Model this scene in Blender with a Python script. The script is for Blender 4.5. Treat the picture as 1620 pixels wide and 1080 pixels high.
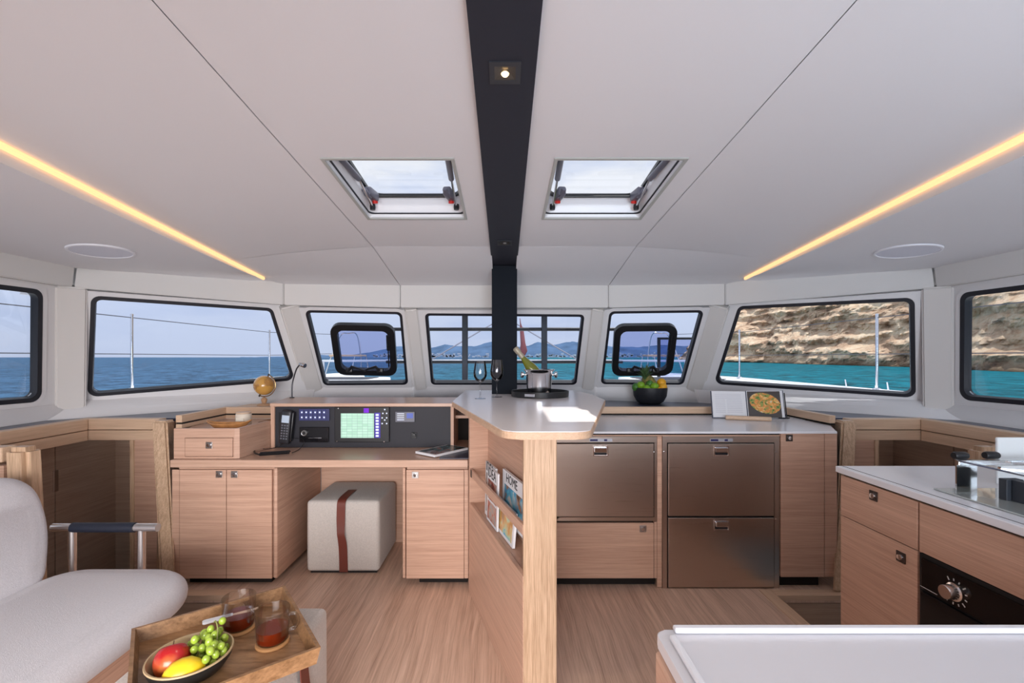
import bpy, bmesh, math, random
from mathutils import Vector, Matrix, noise
from mathutils.geometry import tessellate_polygon
random.seed(7)
for o in list(bpy.data.objects): bpy.data.objects.remove(o, do_unlink=True)
sc = bpy.context.scene
COL = sc.collection
PI = math.pi
EYE = 1.4; F = 720.0; PX, PY = 798.0, 565.0

# ------------------------------------------------------------------ camera
cd = bpy.data.cameras.new('camera'); cam = bpy.data.objects.new('camera', cd); COL.objects.link(cam)
cam.location = (0, 0, EYE); cam.rotation_euler = (PI/2, 0, 0)
cd.sensor_width = 36; cd.lens = 16.0; cd.clip_start = 0.02; cd.clip_end = 30000
cd.shift_x = (810-PX)/1620; cd.shift_y = (PY-540)/1620
sc.camera = cam
sc.view_settings.view_transform = 'Standard'; sc.view_settings.look = 'None'
sc.view_settings.gamma = 1; sc.view_settings.use_curve_mapping = False
sc.view_settings.exposure = 0.0
# ------------------------------------------------------------------ sky
w = bpy.data.worlds.new('sky'); sc.world = w; w.use_nodes = True
nt = w.node_tree; nt.nodes.clear()
def wn(t): return nt.nodes.new(t)
tc = wn('ShaderNodeTexCoord'); sep = wn('ShaderNodeSeparateXYZ'); nt.links.new(tc.outputs['Generated'], sep.inputs[0])
rmp = wn('ShaderNodeValToRGB'); nt.links.new(sep.outputs['Z'], rmp.inputs[0])
e = rmp.color_ramp.elements
e[0].position = 0.0; e[0].color = (.56, .62, .80, 1)
e[1].position = 0.5; e[1].color = (.55, .66, .92, 1)
x = rmp.color_ramp.elements.new(.12); x.color = (.46, .56, .82, 1)
mp = wn('ShaderNodeMapping'); mp.inputs['Scale'].default_value = (1.6, 1.6, 7); nt.links.new(tc.outputs['Generated'], mp.inputs[0])
nz = wn('ShaderNodeTexNoise'); nz.inputs['Scale'].default_value = 1.6; nz.inputs['Detail'].default_value = 7; nz.inputs['Roughness'].default_value = .55
nt.links.new(mp.outputs[0], nz.inputs['Vector'])
cr = wn('ShaderNodeMapRange'); cr.inputs['From Min'].default_value = .22; cr.inputs['From Max'].default_value = .50
nt.links.new(nz.outputs['Fac'], cr.inputs['Value'])
up = wn('ShaderNodeMapRange'); up.inputs['From Min'].default_value = .0; up.inputs['From Max'].default_value = .30
up.inputs['To Min'].default_value = .25; up.inputs['To Max'].default_value = 1.0
nt.links.new(sep.outputs['Z'], up.inputs['Value'])
mu = wn('ShaderNodeMath'); mu.operation = 'MULTIPLY'; nt.links.new(cr.outputs[0], mu.inputs[0]); nt.links.new(up.outputs[0], mu.inputs[1])
mx = wn('ShaderNodeMixRGB'); mx.inputs[2].default_value = (.92, .94, 1.0, 1)
nt.links.new(mu.outputs[0], mx.inputs[0]); nt.links.new(rmp.outputs[0], mx.inputs[1])
bg = wn('ShaderNodeBackground'); bg.inputs['Strength'].default_value = 1.05
wo = wn('ShaderNodeOutputWorld'); nt.links.new(mx.outputs[0], bg.inputs[0]); nt.links.new(bg.outputs[0], wo.inputs[0])
# ------------------------------------------------------------------ sun and added fill lamps in the open aft doorway
def light(name, kind, loc, energy, color=(1, 1, 1), size=None, aim=None, **k):
    ld = bpy.data.lights.new(name, kind); ld.energy = energy; ld.color = color
    if size: ld.shape = 'RECTANGLE'; ld.size, ld.size_y = size
    for a, b in k.items(): setattr(ld, a, b)
    o = bpy.data.objects.new(name, ld); COL.objects.link(o); o.location = loc
    if aim: o.rotation_euler = Vector(aim).to_track_quat('-Z', 'Y').to_euler()
    return o
SUN = Vector((-.25, 0.0, -1.0))
light('sun', 'SUN', (5, 0, 20), 4.6, (1, .95, .88), aim=SUN, angle=.0093)
light('aft_fill_warm', 'AREA', (-.75, -1.66, 1.0), 64, (1.0, .955, .95), size=(2.2, 1.6), aim=(-.18, 1, -.42), spread=math.radians(98))  # warm lamp added behind the camera to brighten the left side
light('aft_fill_cool', 'AREA', (1.10, -1.66, 1.0), 60, (.80, .89, 1.0), size=(1.3, 1.6), aim=(.25, 1, -.05), spread=math.radians(130))  # cool lamp added behind the camera to lift the right side

# ------------------------------------------------------------------ helpers
def P(x, y, Y): return Vector(((x-PX)*Y/F, Y, EYE-(y-PY)*Y/F))
def H(x, y, z):
    Y = F*(EYE-z)/(y-PY); return Vector(((x-PX)*Y/F, Y, z))
ROOT = {}
def link(o): COL.objects.link(o); return o
def thing(name, label, cat, loc=(0, 0, 0), group=None, kind=None, rz=0):
    o = link(bpy.data.objects.new(name, None)); o.empty_display_size = .1
    o.location = loc; o.rotation_euler = (0, 0, rz); o['label'] = label; o['category'] = cat
    if group: o['group'] = group
    if kind: o['kind'] = kind
    ROOT[o.name] = Matrix.Translation(loc) @ Matrix.Rotation(rz, 4, 'Z')
    return o
def tag(o, label, cat, group=None, kind=None):
    o['label'] = label; o['category'] = cat
    if group: o['group'] = group
    if kind: o['kind'] = kind
    return o
def wm(o): return ROOT.get(o.name, Matrix.Identity(4))
def obj(name, bm, m, parent=None, label=None, smooth=False, local=False, kind=None, origin=None):
    """bm is in world space (or in the parent's space if local)"""
    if parent is not None and not local: bmesh.ops.transform(bm, matrix=wm(parent).inverted(), verts=bm.verts)
    if parent is None and origin is not None: bmesh.ops.translate(bm, vec=-Vector(origin), verts=bm.verts)
    me = bpy.data.meshes.new(name)
    bmesh.ops.recalc_face_normals(bm, faces=bm.faces)
    bm.to_mesh(me); bm.free()
    for mm in (m if isinstance(m, (list, tuple)) else [m]): me.materials.append(mm)
    if smooth:
        for p in me.polygons: p.use_smooth = True
        try: me.set_sharp_from_angle(angle=math.radians(38))
        except Exception: pass
    o = link(bpy.data.objects.new(name, me))
    if origin is not None and parent is None: o.location = origin
    if parent is not None:
        o.parent = parent; ROOT[o.name] = wm(parent)
    else: ROOT[o.name] = Matrix.Translation(o.location)
    if label: o['label'] = label
    if kind: o['kind'] = kind
    return o
def dup(root, loc, rz=0, label=None, group=None, mats=None):
    r = root.copy(); link(r); r.location = loc; r.rotation_euler = (0, 0, rz)
    ROOT[r.name] = Matrix.Translation(loc) @ Matrix.Rotation(rz, 4, 'Z')
    if label: r['label'] = label
    if group: r['group'] = group
    for ch in list(root.children):
        c = ch.copy(); link(c); c.parent = r; ROOT[c.name] = wm(r)
        for g in ch.children:
            d = g.copy(); link(d); d.parent = c; ROOT[d.name] = wm(r)
    return r
def nb(): return bmesh.new()
def box(bm, x0, x1, y0, y1, z0, z1, M=None, bev=0, seg=2):
    c = Vector(((x0+x1)/2, (y0+y1)/2, (z0+z1)/2))
    mat = Matrix.Translation(c) @ Matrix.Diagonal((abs(x1-x0), abs(y1-y0), abs(z1-z0), 1))
    if M is not None: mat = M @ mat
    r = bmesh.ops.create_cube(bm, size=1, matrix=mat)
    if bev:
        vs = set(r['verts']); es = [ed for ed in bm.edges if ed.verts[0] in vs]
        bmesh.ops.bevel(bm, geom=es, offset=bev, segments=seg, affect='EDGES', profile=.5)
    return bm
def bx(*a, **k): return box(nb(), *a, **k)
def frame(o, ex, ey, en=None):
    ex = Vector(ex).normalized(); ey = Vector(ey).normalized()
    en = Vector(en).normalized() if en is not None else ex.cross(ey).normalized()
    M = Matrix.Identity(4)
    for i in range(3): M[i][0] = ex[i]; M[i][1] = ey[i]; M[i][2] = en[i]; M[i][3] = o[i]
    return M
def inset(poly, d):
    """convex polygon (2D) inset by d"""
    n = len(poly); ar = sum(poly[i][0]*poly[(i+1) % n][1]-poly[(i+1) % n][0]*poly[i][1] for i in range(n))
    s = 1 if ar > 0 else -1; out = []
    for i in range(n):
        a, b, c = Vector(poly[i-1][:2]), Vector(poly[i][:2]), Vector(poly[(i+1) % n][:2])
        d1 = (b-a).normalized(); d2 = (c-b).normalized()
        n1 = Vector((-d1.y, d1.x))*s; n2 = Vector((-d2.y, d2.x))*s
        bis = (n1+n2); bis = bis/max(bis.dot(n1), 1e-6)
        out.append(tuple(b+bis*d))
    return out
def rpoly(poly, r, seg=6):
    """round corners; r a number or a list"""
    n = len(poly); out = []
    for i in range(n):
        rr = r[i] if isinstance(r, (list, tuple)) else r
        a, b, c = Vector(poly[i-1]), Vector(poly[i]), Vector(poly[(i+1) % n])
        if rr <= 0: out.append(tuple(b)); continue
        u = (a-b).normalized(); v = (c-b).normalized(); ang = u.angle(v)
        t = min(rr/math.tan(ang/2), .49*(a-b).length, .49*(c-b).length); rr = t*math.tan(ang/2)
        ctr = b+(u+v).normalized()*(rr/math.sin(ang/2))
        p0 = b+u*t; p1 = b+v*t; a0 = math.atan2(p0.y-ctr.y, p0.x-ctr.x); a1 = math.atan2(p1.y-ctr.y, p1.x-ctr.x)
        da = (a1-a0+PI) % (2*PI)-PI
        for k in range(seg+1):
            th = a0+da*k/seg; out.append((ctr.x+rr*math.cos(th), ctr.y+rr*math.sin(th)))
    return out
def slab(bm, outer, holes, z0, z1, M=None, zf=None):
    """extruded polygon with holes; z0/z1 offsets on zf(x,y)"""
    loops = [list(outer)]+[list(h) for h in holes]
    pts = [p for l in loops for p in l]
    zf = zf or (lambda x, y: 0)
    M = M or Matrix.Identity(4)
    lo = [bm.verts.new(M @ Vector((p[0], p[1], zf(p[0], p[1])+z0))) for p in pts]
    hi = [bm.verts.new(M @ Vector((p[0], p[1], zf(p[0], p[1])+z1))) for p in pts]
    tris = tessellate_polygon([[Vector((p[0], p[1], 0)) for p in l] for l in loops])
    for t in tris:
        for vs in (lo, hi):
            try: bm.faces.new([vs[i] for i in t])
            except ValueError: pass
    k = 0
    for l in loops:
        n = len(l)
        for i in range(n):
            a, b = k+i, k+(i+1) % n
            try: bm.faces.new([lo[a], lo[b], hi[b], hi[a]])
            except ValueError: pass
        k += n
    return bm
def prism(bm, poly, z0, z1, M=None, bev=0, seg=3):
    M = M or Matrix.Identity(4)
    lo = [bm.verts.new(M @ Vector((p[0], p[1], z0))) for p in poly]; hi = [bm.verts.new(M @ Vector((p[0], p[1], z1))) for p in poly]
    fs = [bm.faces.new(lo[::-1]), bm.faces.new(hi)]
    n = len(poly)
    for i in range(n): bm.faces.new([lo[i], lo[(i+1) % n], hi[(i+1) % n], hi[i]])
    if bev:
        es = set(fs[0].edges) | set(fs[1].edges)
        bmesh.ops.bevel(bm, geom=list(es), offset=bev, segments=seg, affect='EDGES', profile=.5)
    return bm
def tube(bm, path, r, seg=10, closed=False, caps=True):
    path = [Vector(p) for p in path]; n = len(path); rings = []
    rr = r if isinstance(r, (list, tuple)) else [r]*n
    prev = None
    for i in range(n):
        if closed: t = (path[(i+1) % n]-path[i-1]).normalized()
        else: t = (path[min(i+1, n-1)]-path[max(i-1, 0)]).normalized()
        if prev is None:
            a = Vector((0, 0, 1)) if abs(t.z) < .9 else Vector((1, 0, 0)); u = t.cross(a).normalized()
        else:
            u = (prev-t*prev.dot(t)).normalized()
        prev = u; v = t.cross(u)
        rings.append([bm.verts.new(path[i]+(u*math.cos(2*PI*k/seg)+v*math.sin(2*PI*k/seg))*rr[i]) for k in range(seg)])
    m = n if closed else n-1
    for i in range(m):
        A, B = rings[i], rings[(i+1) % n]
        for k in range(seg): bm.faces.new([A[k], A[(k+1) % seg], B[(k+1) % seg], B[k]])
    if caps and not closed: bm.faces.new(rings[0][::-1]); bm.faces.new(rings[-1])
    return bm
def lathe(bm, prof, seg=32, M=None):
    """prof: list of (r,z); r=0 closes"""
    M = M or Matrix.Identity(4); rings = []
    for r, z in prof:
        if r < 1e-6: rings.append([bm.verts.new(M @ Vector((0, 0, z)))])
        else: rings.append([bm.verts.new(M @ Vector((r*math.cos(2*PI*k/seg), r*math.sin(2*PI*k/seg), z))) for k in range(seg)])
    for A, B in zip(rings, rings[1:]):
        for k in range(seg):
            k2 = (k+1) % seg
            if len(A) == 1 and len(B) == 1: break
            if len(A) == 1: bm.faces.new([A[0], B[k2], B[k]])
            elif len(B) == 1: bm.faces.new([A[k], A[k2], B[0]])
            else: bm.faces.new([A[k], A[k2], B[k2], B[k]])
    return bm
def T(x, y, z): return Matrix.Translation((x, y, z))
def Rm(ax, a): return Matrix.Rotation(a, 4, ax)
def bez(pts, n=8):
    """catmull-rom through the points"""
    pts = [Vector(p) for p in pts]; out = []
    for i in range(len(pts)-1):
        p0 = pts[max(i-1, 0)]; p1 = pts[i]; p2 = pts[i+1]; p3 = pts[min(i+2, len(pts)-1)]
        for k in range(n):
            t = k/n; out.append(.5*((2*p1)+(p2-p0)*t+(2*p0-5*p1+4*p2-p3)*t*t+(3*p1-p0-3*p2+p3)*t**3))
    out.append(pts[-1]); return out
def text_obj(name, s, size, M, m, parent, depth=.0004):
    cu = bpy.data.curves.new(name, 'FONT'); cu.body = s; cu.size = size; cu.extrude = depth; cu.resolution_u = 2
    t = bpy.data.objects.new(name+'_tmp', cu); link(t)
    me = bpy.data.meshes.new_from_object(t.evaluated_get(bpy.context.evaluated_depsgraph_get()))
    bpy.data.objects.remove(t)
    bm = nb(); bm.from_mesh(me); bpy.data.meshes.remove(me)
    bmesh.ops.transform(bm, matrix=M, verts=bm.verts)
    return obj(name, bm, m, parent)

# ------------------------------------------------------------------ materials
def newmat(name):
    m = bpy.data.materials.new(name); m.use_nodes = True; t = m.node_tree
    return m, t, t.nodes['Principled BSDF']
def mat(name, col, rough=.5, metal=0, spec=.5, emit=None, es=0, trans=0, ior=1.45, noise_amt=0, nscale=8, bump=0, bscale=200, coat=0, sheen=0):
    m, t, b = newmat(name)
    b.inputs['Base Color'].default_value = (*col, 1); b.inputs['Roughness'].default_value = rough
    b.inputs['Metallic'].default_value = metal; b.inputs['Specular IOR Level'].default_value = spec
    b.inputs['Transmission Weight'].default_value = trans; b.inputs['IOR'].default_value = ior
    b.inputs['Coat Weight'].default_value = coat; b.inputs['Sheen Weight'].default_value = sheen
    if emit: b.inputs['Emission Color'].default_value = (*emit, 1); b.inputs['Emission Strength'].default_value = es
    c = t.nodes.new('ShaderNodeTexCoord')
    if noise_amt:
        n = t.nodes.new('ShaderNodeTexNoise'); n.inputs['Scale'].default_value = nscale; n.inputs['Detail'].default_value = 5
        t.links.new(c.outputs['Object'], n.inputs['Vector'])
        r = t.nodes.new('ShaderNodeValToRGB'); r.color_ramp.elements[0].position = .3; r.color_ramp.elements[1].position = .7
        r.color_ramp.elements[0].color = (*[v*(1-noise_amt) for v in col], 1); r.color_ramp.elements[1].color = (*[min(1, v*(1+noise_amt)) for v in col], 1)
        t.links.new(n.outputs['Fac'], r.inputs[0]); t.links.new(r.outputs[0], b.inputs['Base Color'])
    if bump:
        n = t.nodes.new('ShaderNodeTexNoise'); n.inputs['Scale'].default_value = bscale; n.inputs['Detail'].default_value = 3
        t.links.new(c.outputs['Object'], n.inputs['Vector'])
        bu = t.nodes.new('ShaderNodeBump'); bu.inputs['Strength'].default_value = bump; bu.inputs['Distance'].default_value = .002
        t.links.new(n.outputs['Fac'], bu.inputs['Height']); t.links.new(bu.outputs[0], b.inputs['Normal'])
    return m
def wood(name, c1, c2, scale, rough=.45, fine=4.0, wob=.0, c3=None, spec=.35, contrast=(.35, .65), bump=.12):
    m, t, b = newmat(name); N = t.nodes.new; L = t.links.new
    c = N('ShaderNodeTexCoord'); mp = N('ShaderNodeMapping'); mp.inputs['Scale'].default_value = scale
    src = c.outputs['Object']
    if wob:
        wn_ = N('ShaderNodeTexNoise'); wn_.inputs['Scale'].default_value = 1.6; wn_.inputs['Detail'].default_value = 2
        L(src, wn_.inputs['Vector'])
        vm = N('ShaderNodeVectorMath'); vm.operation = 'SCALE'; vm.inputs['Scale'].default_value = wob; L(wn_.outputs['Color'], vm.inputs[0])
        va = N('ShaderNodeVectorMath'); L(src, va.inputs[0]); L(vm.outputs[0], va.inputs[1]); src = va.outputs[0]
    L(src, mp.inputs[0])
    n1 = N('ShaderNodeTexNoise'); n1.inputs['Scale'].default_value = 1; n1.inputs['Detail'].default_value = 3; n1.inputs['Roughness'].default_value = .6
    L(mp.outputs[0], n1.inputs['Vector'])
    n2 = N('ShaderNodeTexNoise'); n2.inputs['Scale'].default_value = fine; n2.inputs['Detail'].default_value = 4; n2.inputs['Roughness'].default_value = .7
    L(mp.outputs[0], n2.inputs['Vector'])
    ad = N('ShaderNodeMath'); ad.operation = 'ADD'; L(n1.outputs['Fac'], ad.inputs[0]); L(n2.outputs['Fac'], ad.inputs[1])
    hf = N('ShaderNodeMath'); hf.operation = 'MULTIPLY'; hf.inputs[1].default_value = .5; L(ad.outputs[0], hf.inputs[0])
    r = N('ShaderNodeValToRGB'); r.color_ramp.elements[0].position = contrast[0]; r.color_ramp.elements[1].position = contrast[1]
    r.color_ramp.elements[0].color = (*c2, 1); r.color_ramp.elements[1].color = (*c1, 1)
    if c3: x = r.color_ramp.elements.new((contrast[0]+contrast[1])/2); x.color = (*c3, 1)
    L(hf.outputs[0], r.inputs[0]); L(r.outputs[0], b.inputs['Base Color'])
    bu = N('ShaderNodeBump'); bu.inputs['Strength'].default_value = bump; bu.inputs['Distance'].default_value = .002
    L(hf.outputs[0], bu.inputs['Height']); L(bu.outputs[0], b.inputs['Normal'])
    b.inputs['Roughness'].default_value = rough; b.inputs['Specular IOR Level'].default_value = spec
    return m
def glass(name, tint=(.86, .9, .94), gloss=.7, rough=0.0):
    m = bpy.data.materials.new(name); m.use_nodes = True; t = m.node_tree; t.nodes.clear(); N = t.nodes.new; L = t.links.new
    tr = N('ShaderNodeBsdfTransparent'); tr.inputs[0].default_value = (*tint, 1)
    gl = N('ShaderNodeBsdfGlossy'); gl.inputs['Roughness'].default_value = rough
    fr = N('ShaderNodeFresnel'); fr.inputs['IOR'].default_value = 1.4
    ml = N('ShaderNodeMath'); ml.operation = 'MULTIPLY'; ml.inputs[1].default_value = gloss; L(fr.outputs[0], ml.inputs[0])
    mx = N('ShaderNodeMixShader'); L(ml.outputs[0], mx.inputs[0]); L(tr.outputs[0], mx.inputs[1]); L(gl.outputs[0], mx.inputs[2])
    o = N('ShaderNodeOutputMaterial'); L(mx.outputs[0], o.inputs[0])
    return m
OA, OB = (.665, .430, .315), (.49, .295, .208)
W_H = wood('oak_veneer_horizontal', OA, OB, (1.3, 1.3, 60))
W_V = wood('oak_veneer_vertical', OA, OB, (60, 60, 1.3))
W_X = wood('oak_top_grain_across', (.65, .43, .32), (.51, .32, .225), (1.3, 60, 60), rough=.3, spec=.5)
W_Y = wood('oak_grain_lengthwise', OA, OB, (60, 1.3, 60))
S_V = wood('solid_oak_upright', (.68, .48, .325), (.44, .285, .175), (80, 80, 2.2), fine=4, wob=.02, contrast=(.38, .62))
S_X = wood('solid_oak_rail_across', (.74, .525, .365), (.60, .41, .275), (1.6, 45, 45))
S_Y = wood('solid_oak_rail_lengthwise', (.74, .525, .365), (.60, .41, .275), (45, 1.6, 45))
W_DK = wood('brown_interior_veneer', (.56, .39, .285), (.42, .285, .205), (1.3, 1.3, 60), rough=.5)
FLOOR = wood('floor_laminate', (.80, .575, .445), (.37, .23, .165), (34, .9, 1), rough=.36, fine=4.5, wob=.05, c3=(.61, .415, .31), spec=.4, contrast=(.3, .68), bump=.05)
TRAYW = wood('walnut_tray_wood', (.42, .235, .115), (.17, .085, .035), (5, 30, 30), rough=.4, fine=3)
WHITE = mat('white_laminate', (.80, .80, .83), .22, spec=.5)
PANEL = mat('white_gelcoat', (.80, .785, .79), .45, spec=.4)
LINER = mat('headliner_vinyl', (.79, .785, .81), .75, spec=.2, bump=.05, bscale=500)
FASC = mat('fascia_vinyl', (.72, .705, .69), .7, spec=.2, bump=.05, bscale=500)
COLM = mat('pillar_cover_vinyl', (.73, .70, .675), .55, spec=.3)
CHAR = mat('charcoal_beam_vinyl', (.028, .030, .042), .62, spec=.3, bump=.2, bscale=700)
PILL = mat('black_pillar_paint', (.008, .011, .017), .6, spec=.12)
BLACK = mat('black_plastic', (.012, .012, .014), .35)
RUB = mat('black_rubber_gasket', (.015, .015, .022), .5)
SLATE = mat('slate_vinyl', (.045, .052, .085), .30, spec=.5)
DARK = mat('dark_gap', (.012, .009, .008), .9)
INST = mat('anthracite_instrument_board', (.019, .019, .027), .55, bump=.05, bscale=900)
STEEL = mat('polished_steel', (.78, .78, .80), .12, 1)
CHROME = mat('chrome', (.85, .85, .87), .06, 1)
def brushed():
    m, t, b = newmat('brushed_bronze_steel'); N = t.nodes.new; L = t.links.new
    b.inputs['Base Color'].default_value = (.57, .48, .42, 1); b.inputs['Metallic'].default_value = 1
    c = N('ShaderNodeTexCoord'); mp = N('ShaderNodeMapping'); mp.inputs['Scale'].default_value = (3, 3, 700); L(c.outputs['Object'], mp.inputs[0])
    n = N('ShaderNodeTexNoise'); n.inputs['Scale'].default_value = 1; n.inputs['Detail'].default_value = 3; L(mp.outputs[0], n.inputs['Vector'])
    r = N('ShaderNodeMapRange'); r.inputs['To Min'].default_value = .24; r.inputs['To Max'].default_value = .36; L(n.outputs['Fac'], r.inputs['Value']); L(r.outputs[0], b.inputs['Roughness'])
    b.inputs['Anisotropic'].default_value = .5
    return m
FRIDGE = brushed()
GLASS = glass('window_glass', (.90, .93, .97), .5)
HGLASS = glass('hatch_glass', (.98, .99, 1.0), .12)
TINT = glass('tinted_port_glass', (.74, .77, .90), .6)
CLEAR = glass('drinking_glass', (.98, .98, .985), .55, .02)
WINE = glass('wine_glass_crystal', (.95, .95, .96), 1.3, .02)
FAB = mat('pale_grey_fabric', (.64, .625, .65), .95, spec=.1, noise_amt=.06, nscale=160, bump=.55, bscale=420, sheen=.2)
FABP = mat('cream_woven_fabric', (.60, .56, .52), .95, spec=.1, noise_amt=.09, nscale=140, bump=.6, bscale=380, sheen=.2)
LEATH = mat('brown_red_leather', (.17, .042, .028), .5, bump=.2, bscale=500)
NAVY = mat('navy_leather', (.010, .013, .025), .5, bump=.2, bscale=300)
ALU = mat('satin_aluminium', (.72, .68, .66), .25, 1)
PAPER = mat('paper', (.78, .78, .80), .6)
INK = mat('black_ink', (.02, .02, .022), .6)
RED = mat('red_button', (.6, .02, .015), .35)
DECK = mat('white_deck', (.84, .85, .88), .5)

# ------------------------------------------------------------------ setting: floor
zc = lambda x, y: 2.405-.08*y
def S(o): o['kind'] = 'structure'; return o
floor = bx(-1.6, 1.6, -1.7, 3.6, -.04, 0)
for s in (-1, 1):
    box(floor, s*1.6, s*2.3, 2.67, 3.6, -.04, 0)
    box(floor, s*1.6, s*3.1, -1.7, 1.95, -.04, 0)
S(tag(obj('floor', floor, FLOOR), 'light oak laminate floor with long grain running towards the bow', 'floor'))
k = 1
for s, side in ((-1, 'port'), (1, 'starboard')):
    t = thing('trim_%d' % k, 'oak edge strip round the %s stairwell opening in the floor' % ('left' if s < 0 else 'right'), 'trim', (s*1.6, 2.67, 0), kind='structure'); k += 1
    obj('nosing_strip', bx(s*1.53, s*1.60, 1.9, 2.74, -.03, .004, bev=.002), S_Y, t)
    obj('nosing_strip', bx(s*1.601, s*2.24, 2.67, 2.74, -.03, .004, bev=.002), S_X, t)
    # stairwell: lining walls and treads going down outboard
    t = thing('stairwell_lining', 'brown veneered wall lining of the %s stairwell with a door seam' % ('left' if s < 0 else 'right'), 'wall', (s*2.9, 2.6, -.9), kind='structure')
    obj('side_panel', bx(s*2.95, s*2.98, 1.2, 2.985, -1.1, .90), W_DK, t)
    obj('side_panel', bx(s*2.95, s*2.98, 2.992, 3.6, -1.1, .90), W_DK, t)
    obj('end_panel', bx(s*2.3, s*2.949, 3.45, 3.48, -1.1, .93), W_DK, t)
    obj('riser_panel', bx(s*1.62, s*2.3, 2.675, 2.70, -1.1, -.045), W_DK, t)
    obj('inner_panel', bx(s*1.60, s*1.62, 1.2, 2.70, -1.1, -.045), W_DK, t)
    obj('bottom', bx(s*1.6, s*2.98, 1.2, 3.6, -1.14, -1.1), W_DK, t)
    obj('hinge', bx(s*2.938, s*2.95, 2.97, 3.0, .52, .66, bev=.002), STEEL, t)
    st = thing('stair_flight', 'brown wooden steps going down in the %s stairwell' % ('left' if s < 0 else 'right'), 'stairs', (s*2, 2.3, -.9), kind='structure')
    for i in range(3):
        obj('tread', bx(s*(1.63+.3*i), s*(1.96+.3*i), 1.97, 2.665, -.28-.25*i, -.25-.25*i, bev=.004), W_DK, st)
        obj('riser', bx(s*(1.625+.3*i), s*(1.64+.3*i), 1.97, 2.665, -.53-.25*i+.25, -.281-.25*i+.25), W_DK, st)

# ------------------------------------------------------------------ setting: window walls
UP = {'D': (.87, 3.86, 1.80), 'C': (1.79, 3.79, 1.82), 'B': (2.95, 3.09, 1.87), 'A': (2.98, -1.6, 1.87)}
LO = {'D': (.87, 4.32, 1.12), 'C': (1.77, 4.22, 1.11), 'B': (3.08, 3.22, 1.065), 'A': (3.12, -1.6, 1.065)}
BA = {'D': (.87, 4.42, .984), 'C': (1.79, 4.20, .984), 'B': (3.02, 3.00, .984), 'A': (2.90, -1.6, .984)}
LW = {}
def J(d, k, s): x, y, z = d[k]; return Vector((s*x, y, z))
def facet(name, UL, UR, LR, LL, wins, label):
    """wins: list of (corner lists in pixels or world, radius). returns plane frame and 2D polys"""
    c = (UL+UR+LR+LL)/4
    nrm = (UR-LL).cross(UL-LR).normalized()
    if nrm.dot(Vector((0, 0, EYE))-c) < 0: nrm = -nrm       # towards the room
    ex = ((UR+LR)-(UL+LL)).normalized(); ex = (ex-nrm*ex.dot(nrm)).normalized(); ey = nrm.cross(ex)
    M = frame(c, ex, ey, nrm); Mi = M.inverted()
    to2 = lambda p: tuple((Mi @ Vector(p))[:2])
    def ray(px, py):
        d = Vector(((px-PX)/F, 1, -(py-PY)/F)); o = Vector((0, 0, EYE))
        return o+d*((c-o).dot(nrm)/d.dot(nrm))
    outer = [to2(UL), to2(UR), to2(LR), to2(LL)]
    LW[name] = (M @ Vector((*outer[3], 0)), M @ Vector((*outer[2], 0)), nrm)
    hs = []
    for corners, r in wins:
        q = [to2(ray(*p) if len(p) == 2 else p) for p in corners]
        hs.append((q, r))
    ho = [rpoly(q, r) for q, r in hs]
    obj(name, slab(nb(), outer, ho, -.05, 0, M), PANEL, kind='structure', origin=tuple(c))
    bpy.data.objects[name]['label'] = label; bpy.data.objects[name]['category'] = 'wall'
    return M, hs
wcount = [0]
def window(M, q, r, label, gw=.022):
    wcount[0] += 1; c = M @ Vector((sum(p[0] for p in q)/4, sum(p[1] for p in q)/4, 0))
    t = thing('window_%d' % wcount[0], label, 'window', tuple(c), kind='structure')
    o = rpoly(inset(q, .001), r); i = rpoly(inset(q, gw), max(r-gw*.6, .012))
    obj('gasket', slab(nb(), o, [i], -.045, .006, M), RUB, t)
    o2 = rpoly(inset(q, -.03), r+.03); i2 = rpoly(q, r)
    obj('surround_lip', slab(nb(), o2, [i2], 0.0005, .004, M), PANEL, t)
    obj('glass_pane', slab(nb(), rpoly(inset(q, gw*.8), r), [], -.032, -.024, M), GLASS, t)
    return t
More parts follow.
